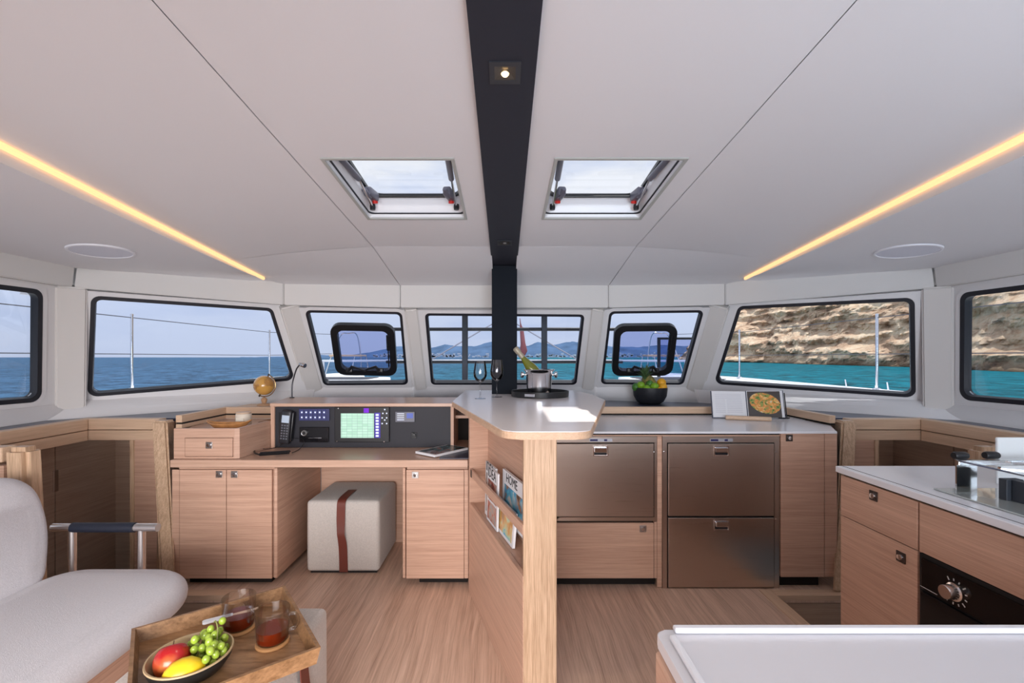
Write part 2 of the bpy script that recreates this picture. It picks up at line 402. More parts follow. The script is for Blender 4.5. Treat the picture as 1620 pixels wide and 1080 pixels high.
# pixel corners: UL, UR, LR, LL
W_px = {
 ('C', -1): [(482, 490), (636, 493), (646, 608), (512, 609)],
 ('C', 1):  [(964, 492), (1114, 490), (1081, 608), (950, 607)],
 ('B', -1): [(144, 467), (431, 487), (467, 601), (138, 628)],
 ('B', 1):  [(1168, 484), (1447, 470), (1449, 629), (1129, 607)],
}
M0, hs = facet('wall_front', J(UP, 'D', -1), J(UP, 'D', 1), J(LO, 'D', 1), J(LO, 'D', -1), [([(672, 495), (925, 497), (912, 608), (682, 608)], .04)], 'white centre front wall panel with the wide window behind the black pillar')
window(M0, hs[0][0], .04, 'centre front window behind the black pillar')
ports = {}
for s in (-1, 1):
    sd = 'left' if s < 0 else 'right'
    a, b = ('C', 'D') if s < 0 else ('D', 'C')
    Mx, hs = facet('wall_front_%s' % sd, J(UP, a, s), J(UP, b, s), J(LO, b, s), J(LO, a, s), [(W_px[('C', s)], .045)], 'white front wall panel %s of the centre window' % sd)
    ports[s] = (Mx, window(Mx, hs[0][0], .045, 'front window %s of centre with a black framed opening port in it' % sd))
    a, b = ('B', 'C') if s < 0 else ('C', 'B')
    Mx, hs = facet('wall_corner_%s' % sd, J(UP, a, s), J(UP, b, s), J(LO, b, s), J(LO, a, s), [(W_px[('B', s)], .055)], 'white slanting wall panel round the large %s corner window' % sd)
    window(Mx, hs[0][0], .055, 'large corner window on the %s, %s' % (sd, 'open sea behind' if s < 0 else 'rocky cliff behind'), .026)
    a, b = ('A', 'B') if s < 0 else ('B', 'A')
    xw = lambda z: s*(2.98+(1.87-z)*.17)
    if s < 0: near = [(xw(1.78), 1.1, 1.80), (67, 458), (65, 635), (xw(1.13), 1.1, 1.13)]
    else: near = [(1520, 463), (xw(1.78), 1.1, 1.80), (xw(1.13), 1.1, 1.13), (1519, 632)]
    far = [(xw(1.78), -1.3, 1.80), (xw(1.78), .9, 1.80), (xw(1.13), .9, 1.13), (xw(1.13), -1.3, 1.13)]  # second side window, out of view, added to let in light
    if s > 0: far = [far[1], far[0], far[3], far[2]]
    Mx, hs = facet('wall_%s' % sd, J(UP, a, s), J(UP, b, s), J(LO, b, s), J(LO, a, s), [(near, .06), (far, .06)], 'white %s side wall panel with the side windows' % sd)
    window(Mx, hs[0][0], .06, '%s side window cut by the picture edge' % sd, .03)
    window(Mx, hs[1][0], .06, 'unseen aft %s side window added for light beside the camera' % sd, .03)
# lower walls below the window sills
lower = {'front': [('D', -1), ('D', 1)]}
def strip(pairs, m, name, label, th=.04):
    bm = nb()
    for (a0, b0), (a1, b1) in pairs:
        vs = [bm.verts.new(v) for v in (a0, a1, b1, b0)]; bm.faces.new(vs)
    bmesh.ops.solidify(bm, geom=list(bm.faces), thickness=th)
    o = obj(name, bm, m, kind='structure'); o['label'] = label; o['category'] = 'wall'; return o
def sill(wn, a, sa, b, sb, name, label):
    l, r, n = LW[wn]; l = l+n*.004+Vector((0, 0, .012)); r = r+n*.004+Vector((0, 0, .012))
    A, B = J(BA, a, sa), J(BA, b, sb)
    bm = nb(); N_ = 8; rows = []
    for i in range(N_+1):
        v = i/N_; row = []
        for (p, q) in ((l, A), (r, B)):
            m_ = p.lerp(q, v)+n*(.018*math.sin(PI*v)); row.append(bm.verts.new(m_))
        rows.append(row)
    for x, y in zip(rows, rows[1:]): bm.faces.new([x[0], x[1], y[1], y[0]])
    tag(obj(name, bm, PANEL, smooth=True, kind='structure'), label, 'wall')
sill('wall_front', 'D', -1, 'D', 1, 'wall_sill_front', 'white sill slope under the centre front window')
for s in (-1, 1):
    sd = 'left' if s < 0 else 'right'
    for wn_, a, b, nm in (('front_', 'D', 'C', 'front'), ('corner_', 'C', 'B', 'corner'), ('', 'B', 'A', 'side')):
        if s < 0: a, b = b, a
        sill('wall_%s%s' % (wn_, sd), a, s, b, s, 'wall_sill_%s_%s' % (nm, sd), 'white sill slope under the %s %s window' % (sd, nm))
# pillar covers between the windows
tk = 3
def cover(s, key, wid, label, dx=0, th=.035):
    global tk
    a = J(UP, key, s); b = J(LO, key, s); a.x -= s*dx; b.x -= s*dx; d = (b-a).normalized()
    prv, nxt = {'D': ('D', 'C'), 'C': ('D', 'C'), 'B': ('C', 'B')}[key]
    inward = (Vector((0, 0.6, 1.5))-(a+b)/2); inward.z = 0; inward = (inward-d*inward.dot(d)).normalized()
    ex = d.cross(inward).normalized()
    M = frame(a-d*.018, ex, d, ex.cross(d).normalized())
    nn = ex.cross(d).normalized(); sg = 1 if nn.dot(inward) > 0 else -1
    L = (b-a).length+.035; w2 = wid/2
    poly = [(-w2, 0), (w2, 0), (w2, L), (-w2, L)]
    bm = prism(nb(), poly, -.06*sg, th*sg, M, 0)
    bmesh.ops.bevel(bm, geom=list(bm.edges), offset=.012, segments=3, affect='EDGES')
    o = obj('trim_%d' % tk, bm, COLM, kind='structure', origin=tuple(a)); tk += 1
    o['label'] = label; o['category'] = 'trim'
for s in (-1, 1):
    sd = 'left' if s < 0 else 'right'
    cover(s, 'D', .11, 'narrow beige pillar cover just %s of the centre window' % sd, .078)
    cover(s, 'C', .15, 'slanted beige pillar cover between front and corner windows on the %s' % sd, 0, .045)
    cover(s, 'B', .158, 'wide upright beige pillar cover between corner and side windows on the %s' % sd, 0, .085)
# fascia
FT = {'D': (.87, 3.80, 2.0), 'C': (1.81, 3.73, 2.0), 'B': (2.89, 3.07, 2.0), 'A': (2.93, -1.6, 2.0)}
FB = {'D': (.87, 3.80, 1.815), 'C': (1.81, 3.73, 1.83), 'B': (2.90, 3.06, 1.868), 'A': (2.95, -1.6, 1.868)}
def fascia(p, q, name_label):
    global tk
    (a, sa), (b, sb) = p, q
    v = [J(FT, a, sa), J(FT, b, sb), J(FB, b, sb), J(FB, a, sa)]
    u = (v[1]-v[0]).normalized()*.002; v[0] = v[0]+u; v[3] = v[3]+u; v[1] = v[1]-u; v[2] = v[2]-u
    out = Vector((0, 1, 0)) if abs(v[0].x-v[1].x) > .5 else Vector((1 if v[0].x > 0 else -1, 0, 0))
    bm = nb(); fr = [bm.verts.new(x+Vector((0, 0, .02))*(1 if i < 2 else 0)) for i, x in enumerate(v)]; bk = [bm.verts.new(x+out*.05+Vector((0, 0, .02))*(1 if i < 2 else 0)) for i, x in enumerate(v)]
    bm.faces.new(fr); bm.faces.new(bk[::-1])
    for i in range(4): bm.faces.new([fr[i], fr[(i+1) % 4], bk[(i+1) % 4], bk[i]])
    bmesh.ops.bevel(bm, geom=list(bm.edges), offset=.006, segments=2, affect='EDGES')
    o = obj('trim_%d' % tk, bm, FASC, kind='structure', origin=tuple(v[0])); tk += 1
    o['label'] = name_label; o['category'] = 'trim'
fascia(('D', -1), ('D', 1), 'beige fascia panel above the centre front window')
for s in (-1, 1):
    sd = 'left' if s < 0 else 'right'
    fascia(('D', s), ('C', s), 'beige fascia panel above the %s front window' % sd)
    fascia(('C', s), ('B', s), 'beige fascia panel above the large %s corner window' % sd)
    fascia(('B', s), ('A', s), 'beige fascia panel above the %s side window' % sd)
# aft bulkhead with wide doorway, and shell closing the space under the shelves
bm = nb()
for s in (-1, 1): box(bm, s*1.85, s*3.15, -1.66, -1.6, -.04, 2.5)
box(bm, -1.85, 1.85, -1.66, -1.6, 2.05, 2.6)
S(tag(obj('wall_aft', bm, PANEL), 'white aft bulkhead with the wide open cockpit doorway', 'wall'))
bm = nb()
ring = [(-3.14, -1.6), (-3.14, 3.35), (-1.82, 4.45), (-.87, 4.62), (.87, 4.62), (1.82, 4.45), (3.14, 3.35), (3.14, -1.6)]
for a, b in zip(ring, ring[1:]):
    vs = [bm.verts.new((a[0], a[1], -1.14)), bm.verts.new((b[0], b[1], -1.14)), bm.verts.new((b[0], b[1], .95)), bm.verts.new((a[0], a[1], .95))]
    bm.faces.new(vs)
S(tag(obj('wall_hull', bm, PANEL), 'white hull lining hidden below the window shelf', 'wall'))

# ------------------------------------------------------------------ ceiling
XL = lambda y: 1.658+.07*y
ZL = lambda y: 2.25-.06*y
Mid = Matrix.Identity(4)
ceil = thing('ceiling', 'pale vinyl headliner made of large panels with fine seams', 'ceiling', (0, 1.5, 2.2), kind='structure')
HX0, HX1, HY0, HY1 = .222, .778, 1.945, 2.61
G = .0016
for s in (-1, 1):
    def sx(l): return [(s*x, y) for x, y in l]
    obj('ceiling_panel', slab(nb(), sx([(.09, -1.62), (.9-G, -1.62), (.9-G, 3.11-G), (.09, 3.11-G)]), [sx([(HX0, HY0), (HX1, HY0), (HX1, HY1), (HX0, HY1)])], 0, .02, zf=zc), LINER, ceil)
    def zfr(x, y): return 2.156+(2.0-2.156)*(y-3.11)/(3.80-3.11)
    obj('ceiling_panel', slab(nb(), sx([(.09, 3.11+G), (.9-G, 3.11+G), (.872-G, 3.80), (.09, 3.80)]), [], 0, .02, zf=zfr), LINER, ceil)
    # side panel up to the light cove
    bm = nb(); rows = []
    n = 24
    for i in range(n+1):
        y = -1.62+(3.11-G+1.62)*i/n; row = []
        for j in range(9):
            u = j/8; x = .9+G+(XL(y)-.9-G)*u; z = zc(x, y)*(1-u)+ZL(y)*u+.02*math.sin(PI*u)*.6
            row.append(bm.verts.new((s*x, y, z)))
        rows.append(row)
    for i in range(n):
        for j in range(8): bm.faces.new([rows[i][j], rows[i+1][j], rows[i+1][j+1], rows[i][j+1]])
    obj('ceiling_panel', bm, LINER, ceil, smooth=True)
    bm = nb(); rows = []
    for i in range(7):
        v = i/6; y = 3.11+G+(3.60-3.11)*v; row = []
        for j in range(9):
            u = j/8
            xa, xb = .9+G-.028*v*.7, XL(y)
            x = xa+(xb-xa)*u; z = (2.156+(2.045-2.156)*v)*(1-u)+ZL(y)*u+.012*math.sin(PI*u)*(1-v)
            row.append(bm.verts.new((s*x, y, z)))
        rows.append(row)
    yf = [3.80-.07*(j/8) for j in range(9)]
    rows.append([bm.verts.new((s*(.874+(1.84-.874)*j/8), yf[j], 2.0)) for j in range(9)])
    for i in range(7):
        for j in range(8): bm.faces.new([rows[i][j], rows[i+1][j], rows[i+1][j+1], rows[i][j+1]])
    obj('ceiling_panel', bm, LINER, ceil, smooth=True)
    # outer panel, a little lower than the cove
    lip = lambda y: .012+.05*max(0, (3.6-y)/2.0)**.8 if y < 3.6 else .004
    bm = nb(); rows = []
    ys = [-1.62+(3.6+1.62)*i/26 for i in range(27)]
    def outer_pt(y, u):
        xo, yo = (2.93, y) if y < 2.6 else (2.93-.0*(y-2.6), y)
        # fascia line between B and C
        if y > 2.6:
            f = (y-2.6)/1.0; xo = 2.92+(1.84-2.92)*max(0, (f-.45)/.55) if f > .45 else 2.92; yo = y+(.47-.0)*f if f <= .45 else 3.07+(3.73-3.07)*(f-.45)/.55
            if f <= .45: yo = 2.6+(3.07-2.6)*(f/.45)
        return xo, yo
    for y in ys:
        xo, yo = outer_pt(y, 1); row = []
        for j in range(9):
            u = j/8; x0, z0 = XL(y)+.012, ZL(y)-lip(y)
            x = x0+(xo-x0)*u; yy = y+(yo-y)*u; z = z0*(1-u)+2.0*u+.025*math.sin(PI*u)
            row.append(bm.verts.new((s*x, yy, z)))
        rows.append(row)
    for i in range(26):
        for j in range(8): bm.faces.new([rows[i][j], rows[i+1][j], rows[i+1][j+1], rows[i][j+1]])
    obj('ceiling_panel', bm, LINER, ceil, smooth=True)
    # step face of the cove
    bm = nb(); A = []; B = []
    for y in ys:
        A.append(bm.verts.new((s*(XL(y)+.010), y, ZL(y)+.002))); B.append(bm.verts.new((s*(XL(y)+.010), y, ZL(y)-lip(y)-.004)))
    C_ = [bm.verts.new((s*(XL(y)+.016), y, ZL(y)-lip(y)-.004)) for y in ys]; D_ = [bm.verts.new((s*(XL(y)+.016), y, ZL(y)+.01)) for y in ys]
    for i in range(26):
        bm.faces.new([A[i], A[i+1], B[i+1], B[i]]); bm.faces.new([B[i], B[i+1], C_[i+1], C_[i]]); bm.faces.new([C_[i], C_[i+1], D_[i+1], D_[i]])
    obj('cove_lip', bm, PANEL, ceil)
    # led strip
    led = mat('warm_led_%d' % s, (1, .6, .3), .5, emit=(1.0, .59, .27), es=1.1)
    tb = tube(nb(), [(s*(XL(y)-.004), y, ZL(y)-.011) for y in ys], .0125, 8)
    tag(obj('led_strip', tb, led), 'warm glowing light strip along the %s ceiling cove' % ('left' if s < 0 else 'right'), 'light strip')
    # round white speaker grille
    yy = 2.75; xx = 2.435
    t = thing('ceiling_speaker', 'round white flush speaker in the %s outer ceiling panel' % ('left' if s < 0 else 'right'), 'speaker', (s*xx, yy, 2.035), group='round ceiling speakers')
    dz = 2.047
    nrm = Vector((s*-.03, .02, -1)).normalized()
    M = T(s*xx, yy, dz) @ Rm('Y', s*.062) @ Rm('X', PI-.015)
    obj('rim', lathe(nb(), [(.150, 0), (.162, .003), (.160, .012), (.150, .014), (.147, .010)], 48, M), mat('speaker_rim', (.85, .85, .9), .5), t, smooth=True)
    obj('grille', lathe(nb(), [(0, .012), (.147, .010)], 48, M), mat('speaker_grille', (.72, .73, .82), .7, bump=.3, bscale=900), t, smooth=True)
# roof skin above (keeps daylight out except through the hatches)
hol = [[(s*(HX0-.03), HY0-.03), (s*(HX1+.03), HY0-.03), (s*(HX1+.03), HY1+.03), (s*(HX0-.03), HY1+.03)] for s in (-1, 1)]
bm = slab(nb(), [(-3.3, -1.75), (3.3, -1.75), (3.3, 3.3), (2.0, 4.0), (-2.0, 4.0), (-3.3, 3.3)], hol, .03, .10, zf=zc)
S(tag(obj('roof', bm, DECK), 'white coachroof over the saloon', 'roof'))
for s in (-1, 1):
    tag(obj('wall_eave_%s' % ('left' if s < 0 else 'right'), bx(s*3.0, s*3.3, -1.75, 3.2, 1.86, 2.3), PANEL, kind='structure'), 'white roof edge outside the %s windows' % ('left' if s < 0 else 'right'), 'wall')
tag(obj('wall_brow', slab(nb(), [(-3.3, 3.1), (-1.9, 3.85), (1.9, 3.85), (3.3, 3.1), (3.3, 3.25), (1.95, 4.0), (-1.95, 4.0), (-3.3, 3.25)], [], 1.83, 2.2), PANEL, kind='structure'), 'white brow of the roof above the front windows', 'wall')

# hatches
for s in (-1, 1):
    sd = 'left' if s < 0 else 'right'
    zb = lambda y: zc(0, y)
    t = thing('roof_hatch', 'clear deck hatch in the ceiling just %s of the black beam' % sd, 'hatch', (s*.5, 2.28, 2.22), group='ceiling hatches')
    X0, X1 = sorted((s*HX0, s*HX1))
    R0 = [(X0, HY0), (X1, HY0), (X1, HY1), (X0, HY1)]
    obj('trim_ring', slab(nb(), inset(R0, -.008), [inset(R0, .006)], -.006, .004, zf=zc), mat('grey_trim_ring', (.45, .46, .44), .4), t)
    r1 = rpoly(inset(R0, .007), .02); r2 = rpoly(inset(R0, .020), .035)
    obj('liner', slab(nb(), r1, [rpoly(inset(R0, .0075), .02)], 0, .001, zf=zc), PANEL, t)
    # tapering white well
    bm = nb(); a = rpoly(inset(R0, .004), .015); b = rpoly(inset(R0, .006), .03); c = rpoly(inset(R0, .022), .06)
    rg = [[bm.verts.new((p[0], p[1], zc(*p)+h)) for p in l] for l, h in ((a, .002), (b, .028), (c, .060), (c, .115))]
    for A, B in zip(rg, rg[1:]):
        for i in range(len(A)): bm.faces.new([A[i], A[(i+1) % len(A)], B[(i+1) % len(B)], B[i]])
    obj('well', bm, WHITE, t, smooth=True)
    obj('seal', slab(nb(), rpoly(inset(R0, .005), .02), [rpoly(inset(R0, .012), .03)], .022, .028, zf=zc), RUB, t)
    obj('lid_frame', slab(nb(), rpoly(inset(R0, .0), .06), [rpoly(inset(R0, .034), .06)], .112, .128, zf=zc), BLACK, t)
    obj('lid_glass', slab(nb(), rpoly(inset(R0, .03), .06), [], .118, .124, zf=zc), HGLASS, t)
    yb = HY1-.075
    zl = zc(0, yb)+.085
    GRY = mat('grey_handle_plastic', (.13, .13, .17), .3)
    for hx in (HX0+.075, HX1-.055):
        M = T(s*hx, yb-.01, zl+.012) @ Rm('Z', s*.15)
        h = obj('handle', bx(-.022, .022, -.09, .022, -.03, .018, M=M, bev=.01, seg=3), GRY, t, smooth=True)
        obj('red_button', lathe(nb(), [(0, 0), (.016, .001), (.016, .02), (0, .02)], 20, T(s*hx, yb+.012, zl-.026) @ Rm('X', .5)), RED, h, smooth=True)
        obj('grip', bx(-.012, .012, -.12, -.04, -.052, -.034, M=M @ Rm('X', -.25), bev=.006), GRY, h, smooth=True)
        M2 = M
    obj('lid_bar', tube(nb(), [(s*(HX0+.08), yb+.01, zl+.012), (s*(HX1-.06), yb+.01, zl+.012)], .007, 8), BLACK, t)
    for hx, dx in ((HX0+.035, .012), (HX1-.028, -.012)):
        p0 = Vector((s*hx, HY0+.10, zc(0, HY0)+.06)); p1 = Vector((s*(hx+dx), HY0+.36, zc(0, HY0)+.055)); p2 = Vector((s*(hx+dx), HY1-.06, zc(0, HY1)+.045))
        g = obj('gas_strut', tube(nb(), [p0, p1], .015, 12), GRY, t, smooth=True)
        obj('strut_rod', tube(nb(), [p1, p2], .006, 8), STEEL, g)
        obj('strut_foot', lathe(nb(), [(0, -.015), (.014, -.015), (.016, .0), (.014, .015), (0, .015)], 14, T(*p2)), BLACK, g, smooth=True)

# ------------------------------------------------------------------ beam and pillar
t = thing('ceiling_beam', 'charcoal beam running fore and aft along the middle of the ceiling', 'beam', (0, 1, 2.3))
bm = nb(); zb_ = lambda x, y: 2.385-.08*y
slab(bm, [(-.0965, -1.6), (.0965, -1.6), (.0965, 3.66), (-.0965, 3.66)], [], 0, .05, zf=zb_)
obj('cladding', bm, CHAR, t)
def spot(Y, lit, label):
    z = 2.385-.08*Y; M = T(.002, Y, z-.0005) @ Rm('X', -.08)
    t = thing('recessed_spotlight', label, 'light', (0.002, Y, z), group=None)
    sq = [(-.048, -.048), (.048, -.048), (.048, .048), (-.048, .048)]; i = [(-.032, -.030), (.032, -.030), (.032, .030), (-.032, .030)]
    obj('plate', slab(nb(), sq, [i], -.004, 0, M), mat('spot_plate', (.035, .037, .045), .4), t)
    bm = nb(); lo = [bm.verts.new(M @ Vector((*p, -.003))) for p in i]; hi = [bm.verts.new(M @ Vector((p[0]*.5, p[1]*.3-.006, .0-.0008))) for p in i]
    for q in range(4): bm.faces.new([lo[q], lo[(q+1) % 4], hi[(q+1) % 4], hi[q]])
    bm.faces.new(hi)
    obj('reflector', bm, mat('spot_reflector', (.10, .09, .08), .3, .6), t)
    obj('bulb', lathe(nb(), [(0, .006), (.008, .005), (.012, 0), (0, 0)], 16, M @ T(0, .006, -.0008) @ Rm('X', PI)), mat('warm_bulb' if lit else 'dark_bulb', (1, .8, .5) if lit else (.2, .2, .2), .4, emit=(1, .62, .25) if lit else None, es=14), t, smooth=True)
    if lit: light('spotlight_lamp', 'SPOT', (0.002, Y, z-.02), 13, (1, .82, .62), aim=(0, .12, -1), spot_size=1.9, spot_blend=.8, shadow_soft_size=.02)
spot(1.395, True, 'lit square spotlight in the black beam nearest the camera')
spot(2.97, False, 'unlit small square spotlight at the far end of the black beam')
bm = bx(-.0965, .0965, 3.47, 3.64, 1.1205, 2.100, bev=.003)
tag(obj('mast_pillar', bm, PILL, origin=(0, 3.55, 1.12)), 'black square pillar standing on the bar top under the beam', 'pillar')

# ------------------------------------------------------------------ exterior
def exterior():
    # sea
    m, t, b = newmat('sea_water'); N = t.nodes.new; L = t.links.new
    c = N('ShaderNodeTexCoord'); sp = N('ShaderNodeSeparateXYZ'); L(c.outputs['Object'], sp.inputs[0])
    # turquoise shallows towards the cliff, blue open water to port
    dv = N('ShaderNodeMath'); dv.operation = 'DIVIDE'; mxm = N('ShaderNodeMath'); mxm.operation = 'MAXIMUM'; mxm.inputs[1].default_value = 8
    L(sp.outputs['Y'], mxm.inputs[0]); L(sp.outputs['X'], dv.inputs[0]); L(mxm.outputs[0], dv.inputs[1])
    mr = N('ShaderNodeMapRange'); mr.inputs['From Min'].default_value = -40; mr.inputs['From Max'].default_value = 25; L(sp.outputs['X'], mr.inputs['Value'])
    mn = N('ShaderNodeMixRGB'); mn.inputs[1].default_value = (.035, .085, .155, 1); mn.inputs[2].default_value = (.002, .105, .14, 1); L(mr.outputs[0], mn.inputs[0])
    n0 = N('ShaderNodeTexNoise'); n0.inputs['Scale'].default_value = .4; n0.inputs['Detail'].default_value = 12; n0.inputs['Roughness'].default_value = .78
    mp = N('ShaderNodeMapping'); mp.inputs['Scale'].default_value = (1.1, 1.0, 1); L(c.outputs['Object'], mp.inputs[0]); L(mp.outputs[0], n0.inputs['Vector'])
    rr = N('ShaderNodeMapRange'); rr.inputs['From Min'].default_value = .38; rr.inputs['From Max'].default_value = .62; rr.inputs['To Min'].default_value = .35; rr.inputs['To Max'].default_value = 1.9; L(n0.outputs['Fac'], rr.inputs['Value'])
    vm = N('ShaderNodeVectorMath'); vm.operation = 'SCALE'; L(mn.outputs[0], vm.inputs[0]); L(rr.outputs[0], vm.inputs['Scale'])
    df = N('ShaderNodeBsdfDiffuse'); gl = N('ShaderNodeBsdfGlossy'); gl.inputs['Roughness'].default_value = .2; ms = N('ShaderNodeMixShader'); ms.inputs[0].default_value = .09
    L(vm.outputs[0], df.inputs['Color']); L(df.outputs[0], ms.inputs[1]); L(gl.outputs[0], ms.inputs[2]); L(ms.outputs[0], t.nodes['Material Output'].inputs['Surface'])
    n1 = N('ShaderNodeTexNoise'); n1.inputs['Scale'].default_value = 1.6; n1.inputs['Detail'].default_value = 6; L(mp.outputs[0], n1.inputs['Vector'])
    bu = N('ShaderNodeBump'); bu.inputs['Strength'].default_value = .8; bu.inputs['Distance'].default_value = .5; L(n1.outputs['Fac'], bu.inputs['Height']); L(bu.outputs[0], df.inputs['Normal']); L(bu.outputs[0], gl.inputs['Normal'])
    bm = nb(); vs = [bm.verts.new(v) for v in ((-15000, -800, -1.5), (15000, -800, -1.5), (15000, 16000, -1.5), (-15000, 16000, -1.5))]; bm.faces.new(vs)
    o = obj('sea', bm, m); tag(o, 'blue and turquoise sea with small ripples all round the boat', 'sea', kind='stuff')
    # mountains
    prof = [(380, 565), (470, 563), (500, 561), (530, 562), (560, 560), (585, 557), (605, 553), (625, 549), (645, 548), (665, 550), (681, 551), (704, 544), (722, 546.6), (751, 547), (765, 543), (778, 540), (800, 543), (820, 548), (836, 546), (851, 541.5), (875, 545), (890, 542), (907, 539.5), (925, 541), (945, 545), (960, 547), (995, 549), (1024, 548), (1038, 546), (1070, 545), (1110, 548), (1180, 556), (1300, 565)]
    bm = nb(); rows = []
    xs = [380+i*3 for i in range(307)]
    def hp(x):
        for (a, ya), (b_, yb) in zip(prof, prof[1:]):
            if a <= x <= b_: return ya+(yb-ya)*(x-a)/(b_-a)
        return 565
    for j in range(13):
        v = j/12; Y = 4200+900*v
        row = []
        for i, x in enumerate(xs):
            h = (565-hp(x))/F*4800; X = (x-PX)*Y/F
            n = noise.fractal(Vector((X*.004, Y*.006, 3)), 1, 2, 4)
            env = math.sin(min(1, v*1.35)*PI/2)
            row.append(bm.verts.new((X, Y, -1.5+max(0, h*env*(1+.25*n*(1-v)) + 8*n*env))))
        rows.append(row)
    for j in range(12):
        for i in range(len(xs)-1): bm.faces.new([rows[j][i], rows[j][i+1], rows[j+1][i+1], rows[j+1][i]])
    mm = mat('haze_tinted_hills', (.085, .14, .235), 1, spec=0, noise_amt=.25, nscale=.006)  # blue haze of distance is put into the base colour
    tag(obj('mountain_range', bm, mm, smooth=True), 'haze-blue mountain range far across the bay on the horizon', 'mountain')
    # small white town along the far shore
    bm = nb()
    for i in range(420):
        x = random.choice([random.uniform(590, 720), random.uniform(700, 1000), random.uniform(830, 1060)]); Y = 4150
        X = (x-PX)*Y/F; w_, h_ = random.uniform(6, 26), random.uniform(5, 14); z = -1.5+abs(random.gauss(0, 14))
        box(bm, X-w_/2, X+w_/2, Y, Y+10, z, z+h_)
    tag(obj('shore_town', bm, mat('distant_white_houses', (.85, .82, .86), .9)), 'pale houses strung along the far shore below the mountains', 'town', kind='stuff')
    # cliff
    base = [(1066, 330, 0), (1080, 310, 7), (1092, 300, 20), (1107, 290, 30), (1135, 275, 56), (1200, 240, 70), (1330, 165, 66), (1450, 128, 62), (1530, 104, 60), (1640, 85, 58), (1800, 68, 55)]
    pts = [(Vector(((x-PX)*Y/F, Y, 0)), h) for x, Y, h in base]+[(Vector((96, 30, 0)), 55), (Vector((100, -40, 0)), 55)]
    cum = [0]
    for a, b_ in zip(pts, pts[1:]): cum.append(cum[-1]+(b_[0]-a[0]).length)
    NU, NV = 420, 110; rows = []; bm = nb()
    for i in range(NU+1):
        d = cum[-1]*i/NU; q = max(j for j in range(len(cum)) if cum[j] <= d+1e-6); q = min(q, len(pts)-2)
        u = (d-cum[q])/(cum[q+1]-cum[q]); p = pts[q][0].lerp(pts[q+1][0], u); h = pts[q][1]*(1-u)+pts[q+1][1]*u
        nrm = Vector((p.x*.75, p.y*.25+30, 0)).normalized()
        row = []
        for j in range(NV+1):
            v = j/NV; z = h*v
            s_ = Vector((p.x, p.y, z))
            f = noise.fractal(Vector((s_.x*.035, s_.y*.035, z*.10)), .9, 2.1, 6)
            g = noise.fractal(Vector((s_.x*.12, s_.y*.12, z*.34+9)), .7, 2.1, 5)
            led = noise.noise(Vector((s_.x*.01, s_.y*.01, z*.42+d*.004)))
            off = 2.0+z*.80+f*6.0*min(1, .3+v*6)+g*2.0+led*3.5
            if z < 3: off -= (3-z)*.5
            row.append(bm.verts.new((p.x+nrm.x*off, p.y+nrm.y*off, -1.9+z+.8*g*min(1, v*9))))
        rows.append(row)
    for i in range(NU):
        for j in range(NV): bm.faces.new([rows[i][j], rows[i+1][j], rows[i+1][j+1], rows[i][j+1]])
    m, t, b = newmat('cliff_rock'); N = t.nodes.new; L = t.links.new
    c = N('ShaderNodeTexCoord'); mp = N('ShaderNodeMapping'); mp.inputs['Scale'].default_value = (.075, .075, .17); L(c.outputs['Object'], mp.inputs[0])
    n1 = N('ShaderNodeTexNoise'); n1.inputs['Scale'].default_value = 1; n1.inputs['Detail'].default_value = 9; n1.inputs['Roughness'].default_value = .68; n1.inputs['Distortion'].default_value = .5; L(mp.outputs[0], n1.inputs['Vector'])
    r = N('ShaderNodeValToRGB'); el = r.color_ramp.elements
    el[0].position = .30; el[0].color = (.10, .07, .05, 1); el[1].position = .74; el[1].color = (.98, .84, .60, 1)
    for p_, cc in ((.40, (.50, .32, .21, 1)), (.50, (.80, .57, .39, 1)), (.60, (.93, .73, .52, 1))):
        q = el.new(p_); q.color = cc
    L(n1.outputs['Fac'], r.inputs[0])
    n2 = N('ShaderNodeTexNoise'); n2.inputs['Scale'].default_value = .8; n2.inputs['Detail'].default_value = 9; n2.inputs['Roughness'].default_value = .7; L(c.outputs['Object'], n2.inputs['Vector'])
    mxx = N('ShaderNodeMixRGB'); mxx.blend_type = 'OVERLAY'; mxx.inputs[0].default_value = .65; L(r.outputs[0], mxx.inputs[1]); L(n2.outputs['Fac'], mxx.inputs[2])
    sp = N('ShaderNodeSeparateXYZ'); L(c.outputs['Object'], sp.inputs[0])
    wet = N('ShaderNodeMapRange'); wet.inputs['From Min'].default_value = -1.6; wet.inputs['From Max'].default_value = .9; L(sp.outputs['Z'], wet.inputs['Value'])
    m2 = N('ShaderNodeMixRGB'); m2.inputs[1].default_value = (.07, .05, .03, 1); L(wet.outputs[0], m2.inputs[0]); L(mxx.outputs[0], m2.inputs[2])
    L(m2.outputs[0], b.inputs['Base Color']); b.inputs['Roughness'].default_value = .95; b.inputs['Specular IOR Level'].default_value = .1
    bu = N('ShaderNodeBump'); bu.inputs['Strength'].default_value = 1; bu.inputs['Distance'].default_value = 1.2; L(n2.outputs['Fac'], bu.inputs['Height']); L(bu.outputs[0], b.inputs['Normal'])
    tag(obj('rocky_cliff', bm, m), 'cream and brown layered rock cliff above turquoise water, seen through the right windows', 'cliff')
    # deck
    poly = [(-4.75, -3), (-4.75, 9.2), (-4.2, 11.6), (-3.6, 11.6), (-2.9, 9.5), (-2.6, 8.2), (2.6, 8.2), (2.9, 9.5), (3.6, 11.6), (4.2, 11.6), (4.75, 9.2), (4.75, -3), (3.16, -3), (3.16, 3.40), (1.84, 4.55), (.9, 4.72), (-.9, 4.72), (-1.84, 4.55), (-3.16, 3.40), (-3.16, -3)]
    t = thing('foredeck', 'white side decks and foredeck outside the windows', 'deck', (0, 6, .95))
    obj('deck_plate', slab(nb(), poly, [], .87, .97), DECK, t)
